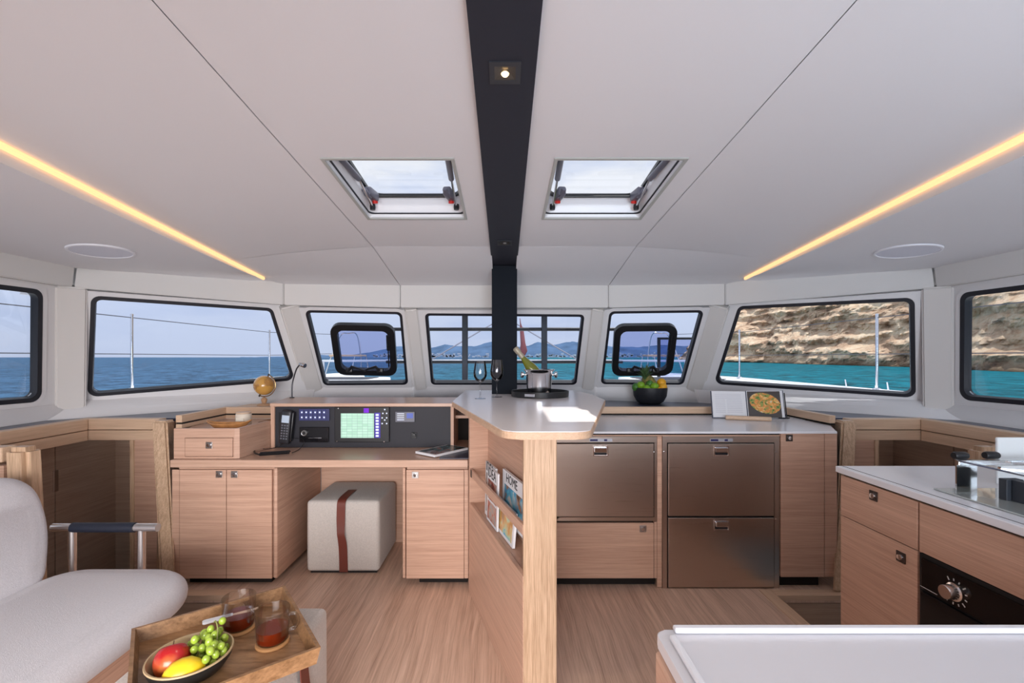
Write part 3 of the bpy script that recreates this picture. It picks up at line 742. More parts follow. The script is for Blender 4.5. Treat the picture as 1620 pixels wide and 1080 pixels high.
    obj('toe_rail', tube(nb(), [(-4.7, -3, .98), (-4.7, 9.2, .98), (-4.17, 11.5, .98)], .022, 8), DECK, t)
    obj('toe_rail', tube(nb(), [(4.7, -3, .98), (4.7, 9.2, .98), (4.17, 11.5, .98)], .022, 8), DECK, t)
    for s in (-1, 1):
        sd = 'left' if s < 0 else 'right'
        h = thing('deck_locker', 'low white raised locker lid on the foredeck through the %s front window' % sd, 'locker', (s*2.7, 7.2, .97))
        obj('lid', prism(nb(), rpoly([(s*1.95, 6.4), (s*3.5, 6.4), (s*3.6, 7.9), (s*1.95, 7.9)], .12), .975, 1.06, bev=.03), DECK, h, smooth=True)
        obj('seal_line', prism(nb(), rpoly([(s*2.1, 6.9), (s*3.4, 6.9), (s*3.4, 7.7), (s*2.1, 7.7)], .1), 1.058, 1.068), RUB, h)
        # stanchions and lifelines
        st = None
        for i, Y in enumerate((-.6, 2.4, 5.74, 9.1)):
            if i < 2: continue
            q = thing('stanchion', 'polished steel stanchion on the %s side deck, %s' % (sd, 'the nearer one' if i == 2 else 'the farther one'), 'stanchion', (s*4.7, Y, .99), group='lifeline stanchions')
            obj('post', tube(nb(), [(s*4.7, Y, .99), (s*4.7, Y, 1.93)], .017, 12), STEEL, q, smooth=True)
            obj('foot', lathe(nb(), [(0, 0), (.05, 0), (.045, .02), (.022, .03), (.022, .06), (0, .06)], 16, T(s*4.7, Y, .985)), STEEL, q, smooth=True)
            obj('cap', lathe(nb(), [(.019, 0), (.019, .02), (0, .03)], 12, T(s*4.7, Y, 1.925)), STEEL, q, smooth=True)
        for z, nm in ((1.90, 'upper'), (1.44, 'lower')):
            tag(obj('lifeline', tube(nb(), [(s*4.7, -2.9, z), (s*4.7, 9.1, z), (s*4.0, 11, z+.05)], .006, 6), mat('lifeline_wire', (.06, .06, .07), .5)), '%s lifeline wire along the %s side deck' % (nm, sd), 'lifeline', 'lifelines')
        # bow pulpit with seat
        q = thing('bow_pulpit', 'steel bow rail with a wooden seat seen through the %s opening port' % sd, 'rail', (s*3.7, 10.6, .97))
        a = [(s*4.1, 10.4, .97), (s*4.0, 10.6, 1.5), (s*3.88, 10.8, 1.93), (s*3.7, 10.8, 1.97), (s*3.5, 10.8, 1.94), (s*3.42, 10.8, 1.5), (s*3.40, 10.8, .97)]
        obj('rail_loop', tube(nb(), bez(a, 5), .016, 8), STEEL, q, smooth=True)
        obj('seat_plank', bx(s*4.05, s*3.3, 10.5, 10.9, 1.42, 1.46, bev=.008), S_X, q)
        obj('seat_leg', tube(nb(), [(s*3.45, 10.5, 1.42), (s*3.55, 10.5, .97)], .014, 8), STEEL, q)
        obj('seat_leg', tube(nb(), [(s*3.3, 10.85, 1.42), (s*3.22, 10.85, .97)], .014, 8), STEEL, q)
        # cleats
    for (x, y, nm) in ((1339.5, 608, 'left'), (1406, 617, 'right')):
        p = Vector((4.62, 4.62*F/(x-PX), .97))
        tag(obj('deck_peg', tube(nb(), [p, p+Vector((-.02, 0, .13))], [.010, .006], 8), DECK), 'short white deck peg beyond the right corner window, %s one' % nm, 'peg', 'white deck pegs')
    # frame ahead of the centre window
    q = thing('awning_support', 'black tubular frame with two posts and two crossbars outside the centre window', 'frame', (0, 5.2, .97))
    for X in (-.45, .455): obj('post', bx(X-.032, X+.032, 5.17, 5.23, .97, 2.3, bev=.006), mat('frame_black', (.008, .010, .016), .4), q)
    obj('crossbar', tube(nb(), [(-1.35, 5.2, 1.72), (1.35, 5.2, 1.72)], .021, 10), BLACK, q, smooth=True)
    obj('crossbar', tube(nb(), [(-1.35, 5.2, 1.345), (1.35, 5.2, 1.345)], .017, 10), BLACK, q, smooth=True)
    obj('bar_highlight', bx(-1.35, 1.35, 5.19, 5.22, 1.364, 1.377), DECK, q)  # highlight along the lower crossbar, put in as a white strip
    q = thing('crossbeam', 'pale aluminium beam between the bows ahead of the centre window', 'beam', (0, 9, 1.33))
    obj('tube', tube(nb(), [(-3.6, 9, 1.33), (3.6, 9, 1.33)], .022, 10), mat('beam_alu', (.6, .62, .66), .4), q, smooth=True)
    for s in (-1, 1): obj('beam_leg', tube(nb(), [(s*3.58, 9, .97), (s*3.58, 9, 1.33)], .022, 8), bpy.data.materials['beam_alu'], q, smooth=True)
    q = thing('deck_screen', 'black framed screen standing on the foredeck beyond the right opening port', 'screen', (3.05, 8, .97))
    x0, x1 = (1040-PX)*8/F, (1106-PX)*8/F
    for (a0, a1, c0_, c1_) in ((x0, x1, 1.71, 1.75), (x0, x1, .975, 1.01), (x0, x0+.05, 1.01, 1.71), (x1-.05, x1, 1.01, 1.71)): obj('frame_bar', bx(a0, a1, 7.98, 8.02, c0_, c1_, bev=.004), BLACK, q)
    obj('pane', bx(x0+.05, x1-.05, 7.995, 8.005, 1.01, 1.71), TINT, q)
    q = thing('bridle_stay', 'thin pale V shaped rope bridle ahead of the centre window', 'rope', (0, 9, 1.3))
    for s in (-1, 1): obj('rope', tube(nb(), [(s*1.45, 9, 1.35), (0, 9, 2.2)], .014, 6), mat('stay_rope_%d' % s, (.30, .30, .36), .6), q)
    bm = nb(); prof_ = [(0, 0), (.05, .02), (.13, .12), (.10, .3), (.075, .6), (.03, .78), (.012, .9), (0, .9)]
    lathe(bm, [(r_*.5, z_*.8) for r_, z_ in prof_], 10, T(.37, 8.6, 1.42) @ Rm('Y', -.10))
    for v in bm.verts: v.co += Vector((noise.noise(v.co*9)*.03, 0, 0))
    tag(obj('furled_flag', bm, mat('faded_red_cloth', (.22, .07, .08), .8), smooth=True, origin=(.335, 8.6, 1.36)), 'faded red furled cloth hanging ahead of the black pillar', 'flag')
    # unseen sail bag and pole, added and shaped to shade part of the hatches
    q = thing('shade_boom', 'unseen sail bag and its pole added above the roof to shade the hatches', 'shade_boom', (.34, 1, 3.5))
    obj('shade_spar', tube(nb(), [(.15, -3, 3.35), (.10, 3.6, 3.35)], .11, 14), mat('shade_spar_grey', (.5, .5, .52), .4), q, smooth=True)
    obj('shade_bag', prism(nb(), rpoly([(-.38, 3.4), (.82, 3.4), (.70, 4.1), (-.10, 4.1)], .12), -3.6, 3.0, frame((0, 0, 0), (1, 0, 0), (0, 0, 1), (0, 1, 0))), mat('shade_bag_cloth', (.4, .41, .44), .9), q)
    # the boat keeps its water below: hull sides
    bm = nb()
    for s in (-1, 1): box(bm, s*3.2, s*4.7, -3, 9.2, -1.8, .868)
    tag(obj('twin_hulls', bm, DECK), 'white twin hull sides below the deck edge', 'hull')
exterior()

# opening ports with black frames in the two front side windows
for s in (-1, 1):
    Mx, win = ports[s]; Mi = Mx.inverted(); nrm = Vector((Mx[0][2], Mx[1][2], Mx[2][2])); c0 = Vector((Mx[0][3], Mx[1][3], Mx[2][3]))
    def ray2(px, py):
        d = Vector(((px-PX)/F, 1, -(py-PY)/F)); o = Vector((0, 0, EYE)); q = Mi @ (o+d*((c0-o).dot(nrm)/d.dot(nrm))); return (q.x, q.y)
    q = [ray2(*p) for p in ([(522, 511), (624, 513), (629, 592), (533, 590)] if s < 0 else [(972, 513), (1072, 512), (1062, 591), (967, 592)])]
    f = obj('port_frame', slab(nb(), rpoly(q, .085), [rpoly(inset(q, .055), .055)], -.02, .03, Mx), BLACK, win)
    bv = nb(); bv.free()
    obj('port_glass', slab(nb(), rpoly(inset(q, .05), .055), [], -.012, -.006, Mx), TINT, f)
    lx = [(578-24, 583), (578+24, 583)] if s < 0 else [(1018-22, 583), (1018+18, 583)]
    for i, (a, b) in enumerate(lx):
        p = Mx @ Vector((*ray2(a, b), .03)); sg = 1 if i == 0 else -1
        bm = box(nb(), -.03, .03, -.02, .02, -.02, .025, M=T(*p), bev=.008)
        tube(bm, [p+Vector((0, -.02, .0)), p+Vector((sg*.03, -.035, .035)), p+Vector((sg*.10, -.03, .015)), p+Vector((sg*.15, -.02, -.005))], [.012, .013, .010, .006], 8)
        obj('port_latch', bm, BLACK, f, smooth=True)
    a, b = ((614, 528), (616, 577)) if s < 0 else ((1060, 528), (1054, 575))
    pa = Mx @ Vector((*ray2(*a), .03)); pb = Mx @ Vector((*ray2(*b), .03)); md = pa.lerp(pb, .45)
    obj('port_strut', tube(tube(nb(), [pa, md], .014, 10), [md, pb], .006, 8), BLACK, f, smooth=True)

# ------------------------------------------------------------------ shelves, rails, posts
def shelf(s):
    sd = 'left' if s < 0 else 'right'
    poly = [(s*.62, 3.573), (s*2.195, 3.573), (s*2.195, 3.105), (s*2.845, 3.105), (s*2.845, 1.0), (s*2.95, 1.0), (s*3.00, 2.98), (s*1.78, 4.18), (s*.88, 4.40), (s*.62, 4.40)] if s > 0 else [(s*.62, 3.62), (s*1.76, 3.62), (s*1.76, 3.573), (s*2.195, 3.573), (s*2.195, 3.105), (s*2.845, 3.105), (s*2.845, 1.0), (s*2.95, 1.0), (s*3.00, 2.98), (s*1.78, 4.18), (s*.88, 4.40), (s*.62, 4.40)]
    o = obj('window_shelf', slab(nb(), poly, [], .965, .985), SLATE, origin=(s*1.5, 4, .965))
    tag(o, 'dark slate shelf under the %s windows behind the oak rail' % sd, 'shelf')
shelf(-1); shelf(1)
tag(obj('window_shelf', bx(-.618, .618, 3.60, 4.41, .965, .985), SLATE, origin=(0, 4.2, .965)), 'dark slate shelf under the centre window behind the bar', 'shelf')
def oakrail(name, x0, x1, y0, y1, z0, z1, m, parent): return obj(name, bx(x0, x1, y0, y1, z0, z1, bev=.004), m, parent)
for s in (-1, 1):
    sd = 'left' if s < 0 else 'right'
    t = thing('stair_surround', 'oak rail and leaning posts framing the %s stair opening' % sd, 'rail', (s*2.5, 2.6, 0))
    # side rail along the hull, upper and lower boards
    obj('side_rail', bx(s*2.77, s*2.84, 1.0, 3.03, .916, .99, bev=.006), S_Y, t)
    obj('side_board', bx(s*2.775, s*2.82, 1.0, 3.03, .847, .912), S_Y, t)
    # cross header at the forward end
    obj('header_rail', bx(s*2.30, s*2.84, 3.035, 3.10, .916, .99, bev=.006), S_X, t)
    obj('header_board', bx(s*2.30, s*2.82, 3.04, 3.08, .847, .912), S_X, t)
    obj('end_panel', bx(s*2.30, s*2.49, 3.045, 3.075, -.9, .846), W_H, t)
    obj('edge_strip', bx(s*2.475, s*2.50, 3.038, 3.08, -.9, .846), S_V, t)
    # leaning forward post
    bm = nb()
    top = [(2.20, 2.96), (2.30, 2.96), (2.30, 3.05), (2.20, 3.05)]; bot = [(1.945, 2.70), (2.035, 2.70), (2.135, 2.783), (2.045, 2.783)]
    lo = [bm.verts.new((s*x, y, .004)) for x, y in bot]; hi = [bm.verts.new((s*x, y, .985)) for x, y in top]
    bm.faces.new(lo[::-1]); bm.faces.new(hi)
    for i in range(4): bm.faces.new([lo[i], lo[(i+1) % 4], hi[(i+1) % 4], hi[i]])
    bmesh.ops.bevel(bm, geom=list(bm.edges), offset=.012, segments=3, affect='EDGES')
    obj('forward_post', bm, S_V, t, smooth=True)
    # aft post and aft rail
    bm = nb()
    top = [(2.19, 2.08), (2.30, 2.08), (2.30, 2.17), (2.19, 2.17)]; bot = [(2.17, 2.10), (2.28, 2.10), (2.28, 2.20), (2.17, 2.20)]
    lo = [bm.verts.new((s*x, y, .004)) for x, y in bot]; hi = [bm.verts.new((s*x, y, .985)) for x, y in top]
    bm.faces.new(lo[::-1]); bm.faces.new(hi)
    for i in range(4): bm.faces.new([lo[i], lo[(i+1) % 4], hi[(i+1) % 4], hi[i]])
    bmesh.ops.bevel(bm, geom=list(bm.edges), offset=.022, segments=4, affect='EDGES')
    obj('aft_post', bm, S_V, t, smooth=True)
    obj('aft_rail', bx(s*2.31, s*2.765, 2.09, 2.16, .915, .985, bev=.006), S_X, t)
    obj('aft_panel', bx(s*2.31, s*2.765, 2.10, 2.13, 0, .90), W_H, t)
# fiddle rails behind galley counter and in the port corner
t = thing('counter_rail', 'low oak rail along the back of the galley counter', 'rail', (1.2, 3.55, .95))
obj('back_rail', bx(.68, 2.15, 3.53, 3.57, .963, 1.015, bev=.003), S_X, t)
obj('back_seam', bx(.68, 2.15, 3.536, 3.565, .952, .963), DARK, t)
obj('side_rail', bx(2.15, 2.19, 3.01, 3.57, .963, 1.015, bev=.003), S_Y, t)
obj('side_seam', bx(2.156, 2.185, 3.01, 3.56, .952, .963), DARK, t)
t = thing('corner_rail', 'oak rail with a dark groove behind the open corner box', 'rail', (-1.9, 3.55, .95))
for z0, z1, m, dx in ((.968, 1.015, None, 0), (.956, .968, DARK, .006), (.930, .956, None, 0)):
    nm = 'groove' if m else 'rail_board'
    obj(nm, bx(-2.14, -1.66, 3.50+dx, 3.56-dx, z0, z1), m or S_X, t)
    obj(nm, bx(-2.18+dx, -2.14, 3.02, 3.56, z0, z1), m or S_Y, t)
obj('ledge', bx(-2.14, -1.77, 3.575, 3.84, .986, 1.008), S_X, t)

# square push latches
def latch(parent, c, ex=(1, 0, 0), size=.040, m=None):
    M = frame(Vector(c), ex, (0, 0, 1))
    o = obj('latch', box(nb(), -size/2, size/2, -size/2, size/2, 0, .004, M=M, bev=.001), m or mat('latch_bronze', (.10, .085, .08), .3, .9), parent)
    obj('button', lathe(nb(), [(0, .004), (size*.3, .004), (size*.27, .010), (0, .011)], 16, M), STEEL, o, smooth=True)
    return o
LM = mat('latch_steel', (.55, .53, .52), .3, 1)

# ------------------------------------------------------------------ chart desk (left)
YF = 2.80
t = thing('desk_cabinet', 'oak two-door cabinet under the left end of the chart desk', 'cabinet', (-1.73, 3.1, 0))
obj('body', bx(-2.003, -1.415, YF+.003, 3.45, .047, .722), W_H, t)
obj('filler_strip', bx(-2.034, -1.990, YF-.014, YF, .048, .712), W_H, t)
d = obj('door', bx(-1.986, -1.702, YF-.018, YF, .048, .712, bev=.0015), W_H, t); latch(d, P(347, 750, YF-.020), m=LM)
d = obj('door', bx(-1.698, -1.422, YF-.018, YF, .048, .712, bev=.0015), W_H, t); latch(d, P(371, 750, YF-.020), m=LM)
obj('kick_board', bx(-1.96, -1.45, YF+.035, 3.4, 0, .046), DARK, t)
obj('side_edge', bx(-1.414, -1.390, YF-.016, 3.45, .047, .724, bev=.008, seg=3), W_H, t, smooth=True)
t = thing('single_door_cabinet', 'narrow oak one-door cabinet under the right end of the chart desk', 'cabinet', (-.42, 3.1, 0))
obj('body', bx(-.60, -.225, YF+.003, 3.45, .047, .722), W_H, t)
obj('side_edge', bx(-.624, -.606, YF-.014, 3.45, .047, .724, bev=.006), W_H, t)
d = obj('door', bx(-.600, -.248, YF-.018, YF, .048, .712, bev=.0015), W_H, t); latch(d, P(657, 751, YF-.02), m=LM)
obj('filler_strip', bx(-.245, -.222, YF-.014, YF, .048, .712), W_H, t)
obj('kick_board', bx(-.53, -.23, YF+.035, 3.4, 0, .046), DARK, t)
tag(obj('kneehole_panel', bx(-1.388, -.626, 3.45, 3.47, 0, .722), W_H, origin=(-1, 3.46, 0)), 'oak back panel of the kneehole behind the pouf', 'panel')
t = thing('chart_desk', 'long oak desk top with the black instrument board at its back', 'desk', (-1.1, 3.1, .728))
obj('desktop', bx(-2.034, -.222, 2.768, 3.60, .730, .775, bev=.003), W_X, t)
obj('shadow_gap', bx(-2.03, -.222, 2.80, 3.4, .7225, .7295), DARK, t)
# instrument housing
obj('instrument_board', bx(-1.585, -.372, 3.150, 3.165, .777, 1.058), INST, t)
obj('housing_side', bx(-1.612, -1.586, 3.14, 3.55, .776, 1.060), W_V, t)
obj('housing_side', bx(-.371, -.350, 3.14, 3.55, .776, 1.060), W_V, t)
obj('housing_top', prism(nb(), [(-1.615, 3.135), (-.335, 3.135), (-.335, 3.62), (-1.72, 3.62)], 1.060, 1.083, bev=.003), W_X, t)
obj('housing_back', bx(-1.60, -.345, 3.56, 3.58, .776, 1.059), W_H, t)
obj('niche_back', bx(-.349, -.21, 3.44, 3.46, .776, .96), DARK, t)
obj('niche_shelf', bx(-.349, -.21, 3.25, 3.44, .965, .985), W_H, t)
obj('desk_mat', bx(-.400, -.223, 2.80, 3.13, .7755, .780), SLATE, t, label='dark slate inlay at the right end of the desk')
# corner box with drawer
t = thing('corner_box', 'open-topped oak box with one drawer standing on the left end of the desk', 'box', (-1.85, 3.1, .776))
obj('front', slab(nb(), [(-2.034, .777), (-1.66, .777), (-1.66, .962), (-2.034, .962)], [[(-1.966, .788), (-1.668, .788), (-1.668, .906), (-1.966, .906)]], -YF-.02, -YF, frame((0, 0, 0), (1, 0, 0), (0, 0, 1), (0, -1, 0))), W_H, t)
d = obj('drawer', bx(-1.963, -1.671, YF-.003, YF+.02, .791, .903, bev=.0015), W_H, t); latch(d, P(331, 704, YF-.005), m=LM)
obj('side', prism(nb(), [(-1.66, YF), (-1.66, YF+.0), (-1.637, YF-.0), (-1.618, 3.14), (-1.64, 3.14)][1:] if 0 else [(-1.66, YF-.001), (-1.636, YF+.012), (-1.614, 3.138), (-1.645, 3.138)], .777, .962), W_H, t)
obj('inner_floor', prism(nb(), [(-2.03, YF+.022), (-1.662, YF+.022), (-1.648, 3.13), (-1.648, 3.498), (-2.138, 3.498), (-2.138, 3.12)], .918, .928), W_X, t)
obj('body', bx(-2.02, -1.68, YF+.025, 3.48, .777, .916), W_H, t)

# instruments
def on_panel(px, py, off=0): return P(px, py, 3.148-off)
def prect(x0, y0, x1, y1, d0, d1, bev=.002):
    a = P(x0, y1, 3.149); b = P(x1, y0, 3.149)
    return box(nb(), a.x, b.x, 3.149-d1, 3.149-d0, a.z, b.z, bev=bev)
t = thing('chart_plotter', 'lit chart plotter screen with keypad in the middle of the instrument board', 'screen', on_panel(575, 698))
obj('case', prect(531, 643, 617, 698.5, 0, .022, .004), BLACK, t)
m, tt, b = newmat('plotter_screen'); N = tt.nodes.new; L = tt.links.new
c = N('ShaderNodeTexCoord'); br = N('ShaderNodeTexBrick'); br.inputs['Scale'].default_value = 14; br.offset = 0
br.inputs['Color1'].default_value = (.38, .66, .50, 1); br.inputs['Color2'].default_value = (.50, .76, .62, 1); br.inputs['Mortar'].default_value = (.30, .52, .42, 1); br.inputs['Mortar Size'].default_value = .02
mp = N('ShaderNodeMapping'); mp.inputs['Rotation'].default_value = (PI/2, 0, 0); L(c.outputs['Object'], mp.inputs[0]); L(mp.outputs[0], br.inputs['Vector'])
L(br.outputs['Color'], b.inputs['Base Color']); L(br.outputs['Color'], b.inputs['Emission Color']); b.inputs['Emission Strength'].default_value = .28; b.inputs['Roughness'].default_value = .2
scr = obj('screen', prect(541, 653, 593, 691.5, .0221, .0228, 0), m, t)
obj('menu_column', prect(594, 652, 603, 691.5, .0221, .0228, 0), mat('menu_blue', (.03, .02, .18), .3, emit=(.06, .03, .5), es=.5), t)
obj('purple_tab', prect(577, 645, 585, 652, .0221, .0228, 0), mat('tab_purple', (.12, .0, .35), .3, emit=(.2, 0, .8), es=.5), t)
ICO = mat('white_icons', (.8, .85, .95), .4, emit=(.6, .7, 1), es=.6)
for i in range(8): obj('icon', prect(596, 654+i*4.7, 600.5, 656.8+i*4.7, .0229, .0234, 0), ICO, t)
for (a, b_) in ((610, 647), (607, 653), (613, 653), (606, 660), (613, 660), (610, 663.5), (606, 669), (613, 669)): obj('key', prect(a-.9, b_-.9, a+.9, b_+.9, .0221, .024, 0), ICO, t)
for (a, b_) in ((537, 645.2), (535, 697), (609, 697.4)): obj('screw', prect(a-.8, b_-.7, a+.8, b_+.7, .0221, .024, 0), STEEL, t)
t = thing('switch_panel', 'blue-lit panel of twelve small switches at upper left of the instrument board', 'switch panel', on_panel(498, 665))
obj('plate', prect(474, 646, 522, 665, 0, .012), mat('switch_blue', (.035, .04, .13), .4), t)
for i in range(6):
    for j in range(2):
        q = obj('switch', prect(476.5+i*7, 648+j*8, 481.8+i*7, 655+j*8, .0121, .017, .001), mat('switch_cap', (.05, .06, .2), .4), t) if i+j == 0 else None
        if q is None:
            q = t.children[-1] if 0 else None
            q = obj('switch', prect(476.5+i*7, 648+j*8, 481.8+i*7, 655+j*8, .0121, .017, .001), bpy.data.materials['switch_cap'], t)
        obj('symbol', prect(478.2+i*7, 650.4+j*8, 480.2+i*7, 652.6+j*8, .0171, .0176, 0), ICO, q)
t = thing('radio', 'black car-style radio with a round silver knob below the switches', 'radio', on_panel(498, 699))
obj('case', prect(475, 675, 521, 699, 0, .016, .003), mat('radio_black', (.006, .006, .008), .12), t)
kc = on_panel(482, 684.5, .016)
obj('knob', lathe(nb(), [(.019, 0), (.019, .014), (.016, .017), (.013, .015), (0, .015)], 28, frame(kc, (1, 0, 0), (0, 0, 1))), mat('knob_silver', (.5, .5, .5), .35, .8), t, smooth=True)
obj('knob_face', lathe(nb(), [(0, .0172), (.012, .0172), (.012, .015)], 24, frame(kc, (1, 0, 0), (0, 0, 1))), BLACK, t, smooth=True)
obj('slot_line', prect(489, 691.5, 510, 692.3, .0161, .0165, 0), STEEL, t)
t = thing('battery_monitor', 'small grey and blue monitor on the right of the instrument board', 'monitor', on_panel(642, 667))
obj('case', prect(626, 651, 656.5, 667, 0, .012), mat('monitor_grey', (.16, .165, .20), .4), t)
obj('display', prect(644, 653, 654, 661, .0121, .0126, 0), mat('monitor_blue', (.05, .08, .3), .3, emit=(.05, .1, .5), es=.4), t)
for j in range(4): obj('label_line', prect(629, 653.5+j*3.2, 640, 654.3+j*3.2, .0121, .0125, 0), ICO, t)
t = thing('dimmer_knob', 'small black knob low on the right of the instrument board', 'knob', on_panel(655, 690))
obj('base', prect(650.5, 683.5, 659.5, 693, 0, .008), BLACK, t)
obj('cap', lathe(nb(), [(.014, 0), (.013, .02), (0, .021)], 18, frame(on_panel(655, 688, .008), (1, 0, 0), (0, 0, 1))), BLACK, t, smooth=True)
# handset
t = thing('radio_handset', 'black corded handset hanging at the left end of the instrument board', 'handset', on_panel(450, 702))
tl = .12
Mh = T(*on_panel(452, 676, .035)) @ Rm('Y', .10)
obj('body', box(nb(), -.036, .036, -.016, .018, -.112, .118, M=Mh, bev=.012, seg=3), mat('handset_black', (.02, .02, .025), .4), t, smooth=True)
obj('display', box(nb(), -.024, .026, -.019, -.0165, .035, .085, M=Mh), mat('handset_lcd', (.40, .46, .55), .3, emit=(.4, .5, .6), es=.25), t)
for i in range(3):
    for j in range(6): obj('key', box(nb(), -.022+i*.018, -.012+i*.018, -.0185, -.0162, .012-j*.018, .020-j*.018, M=Mh), bpy.data.materials['monitor_grey'], t)
obj('side_grip', box(nb(), .037, .050, -.012, .016, -.09, .11, M=Mh, bev=.006), BLACK, t, smooth=True)
obj('cradle', prect(442, 652, 461, 690, 0, .012), BLACK, t)
path = [on_panel(451, 699, .03), P(462, 694, 3.10), P(477, 694, 3.09), P(481, 700, 3.05), H(474, 710, .783), H(462, 716, .783)]
c0 = H(458, 716, .79); c1 = H(411, 719, .79)
hel = []
for i in range(241):
    u = i/240; p = c0.lerp(c1, u); a = u*2*PI*24
    hel.append(p+Vector((0, math.cos(a)*.010, .004+math.sin(a)*.010)))
cord = tube(nb(), bez(path, 6), .0022, 6)
tube(cord, hel, .0030, 6)
tube(cord, bez([c1, H(403, 716, .79), H(404, 710, .79), H(410, 709, .79)], 6), .006, 8)
tube(cord, bez([H(410, 709, .79), H(425, 710, .783), P(440, 706, 3.12), on_panel(449, 699, .03)], 6), .0022, 6)
obj('coiled_cord', cord, BLACK, t, smooth=True)
# gooseneck lamp
t = thing('gooseneck_lamp', 'thin flexible reading lamp behind the instrument housing', 'lamp', P(462, 631, 3.55))
b0 = P(462, 630, 3.55); b0.z = 1.0835
obj('base', lathe(nb(), [(0, 0), (.018, 0), (.018, .006), (0, .008)], 20, T(*b0)), BLACK, t, smooth=True)
pp = bez([b0+Vector((0, 0, .006)), P(462, 612, 3.55), P(464, 600, 3.55), P(469, 584, 3.53), P(474, 577, 3.5)], 8)
obj('neck', tube(nb(), pp, .0055, 8), mat('dark_neck', (.05, .05, .06), .4, .5), t, smooth=True)
hd = P(479, 577, 3.48)
obj('head', lathe(nb(), [(0, -.03), (.011, -.028), (.018, -.01), (.019, .012), (.017, .022), (0, .023)], 20, T(*hd) @ Rm('Y', 1.9) @ Rm('X', .3)), STEEL, t, smooth=True)
# globe
g0 = Vector((P(418, 640, 3.72).x, 3.72, 1.0085))
t = thing('desk_globe', 'small amber globe on a turned wooden stand in the left corner', 'globe', g0)
lathe_b = lathe(nb(), [(0, 0), (.055, 0), (.055, .008), (.045, .014), (.016, .018), (.020, .03), (.024, .048), (.014, .062), (.006, .066), (0, .067)], 28, T(*g0))
obj('stand', lathe_b, mat('turned_wood', (.50, .30, .17), .4), t, smooth=True)
gc = g0+Vector((0, 0, .163)); gr = .080
bm = nb(); bmesh.ops.create_uvsphere(bm, u_segments=32, v_segments=20, radius=gr, matrix=T(*gc))
m, tt, b = newmat('amber_globe'); N = tt.nodes.new; L = tt.links.new
c = N('ShaderNodeTexCoord'); n = N('ShaderNodeTexNoise'); n.inputs['Scale'].default_value = 13; n.inputs['Detail'].default_value = 5; L(c.outputs['Object'], n.inputs['Vector'])
r = N('ShaderNodeValToRGB'); r.color_ramp.elements[0].position = .5; r.color_ramp.elements[0].color = (.62, .33, .08, 1); r.color_ramp.elements[1].position = .56; r.color_ramp.elements[1].color = (.42, .20, .05, 1)
L(n.outputs['Fac'], r.inputs[0]); L(r.outputs[0], b.inputs['Base Color']); b.inputs['Roughness'].default_value = .2; b.inputs['Coat Weight'].default_value = .4
obj('sphere', bm, m, t, smooth=True)
tilt = Rm('Y', math.radians(24))
arc = [gc+(tilt @ Vector((math.sin(a)*.092, 0, math.cos(a)*.092))) for a in [math.radians(-5+i*10) for i in range(20)]]
obj('meridian_arm', tube(nb(), arc, .0045, 8), mat('brass_arm', (.35, .22, .10), .3, .9), t, smooth=True)
obj('axis_pin', tube(nb(), [gc+(tilt @ Vector((0, 0, .075))), gc+(tilt @ Vector((0, 0, .102)))], .006, 8), BLACK, t)
obj('axis_pin', tube(nb(), [gc-(tilt @ Vector((0, 0, .075))), gc-(tilt @ Vector((0, 0, .102)))], .006, 8), BLACK, t)
obj('neck', tube(nb(), [g0+Vector((0, 0, .06)), gc-Vector((0, 0, .092))+Vector((0, 0, .0))], .005, 8), BLACK, t)
# wooden boat-shaped dish and candle in the corner box
zf0 = .9285
t = thing('wooden_dish', 'long carved wooden dish inside the corner box', 'dish', (-1.77, 2.98, zf0))
bm = nb(); rings = []
for k_, (sc_, zz) in enumerate([(.0, .004), (.55, .004), (.80, .010), (1.0, .034), (1.05, .038), (1.02, .042), (.95, .036), (.75, .014), (0, .010)]):
    rg = []
    for i in range(32):
        a = 2*PI*i/32; X = math.cos(a)*.130*max(sc_, .02); Y_ = math.sin(a)*.055*max(sc_, .02)*(1-.35*abs(math.cos(a))**3); rg.append(bm.verts.new((-1.80+X, 2.98+Y_+X*.15, zf0+zz+.020*abs(math.cos(a))**4*sc_)))
    rings.append(rg)
for A, B in zip(rings, rings[1:]):
    for i in range(32): bm.faces.new([A[i], A[(i+1) % 32], B[(i+1) % 32], B[i]])
bmesh.ops.remove_doubles(bm, verts=bm.verts, dist=.0001)
obj('bowl', bm, mat('orange_wood', (.55, .26, .09), .4, noise_amt=.2, nscale=30), t, smooth=True)
t = thing('candle_jar', 'cream scented candle jar behind the wooden dish', 'candle', (-1.80, 3.14, zf0))
obj('jar', lathe(nb(), [(0, 0), (.046, 0), (.050, .006), (.050, .078), (.046, .084), (.044, .080), (.044, .07), (0, .07)], 32, T(-1.80, 3.14, zf0)), mat('cream_glass', (.74, .66, .55), .3), t, smooth=True)
obj('paper_label', bx(-1.822, -1.772, 3.0875, 3.0885, zf0+.022, zf0+.06), mat('label_cream', (.80, .74, .62), .6), t)
obj('lid', lathe(nb(), [(0, .0), (.045, 0), (.047, .004), (.045, .010), (0, .011)], 32, T(-1.80, 3.14, zf0+.0845)), mat('lid_wood', (.66, .48, .34), .5), t, smooth=True)
t = thing('wooden_stick', 'slim brown wooden stick lying behind the wooden dish', 'stick', (-1.70, 3.06, zf0))
obj('shaft', tube(nb(), [(-1.74, 3.22, zf0+.007), (-1.655, 3.24, zf0+.03)], .007, 8), mat('stick_brown', (.25, .12, .05), .5), t, smooth=True)

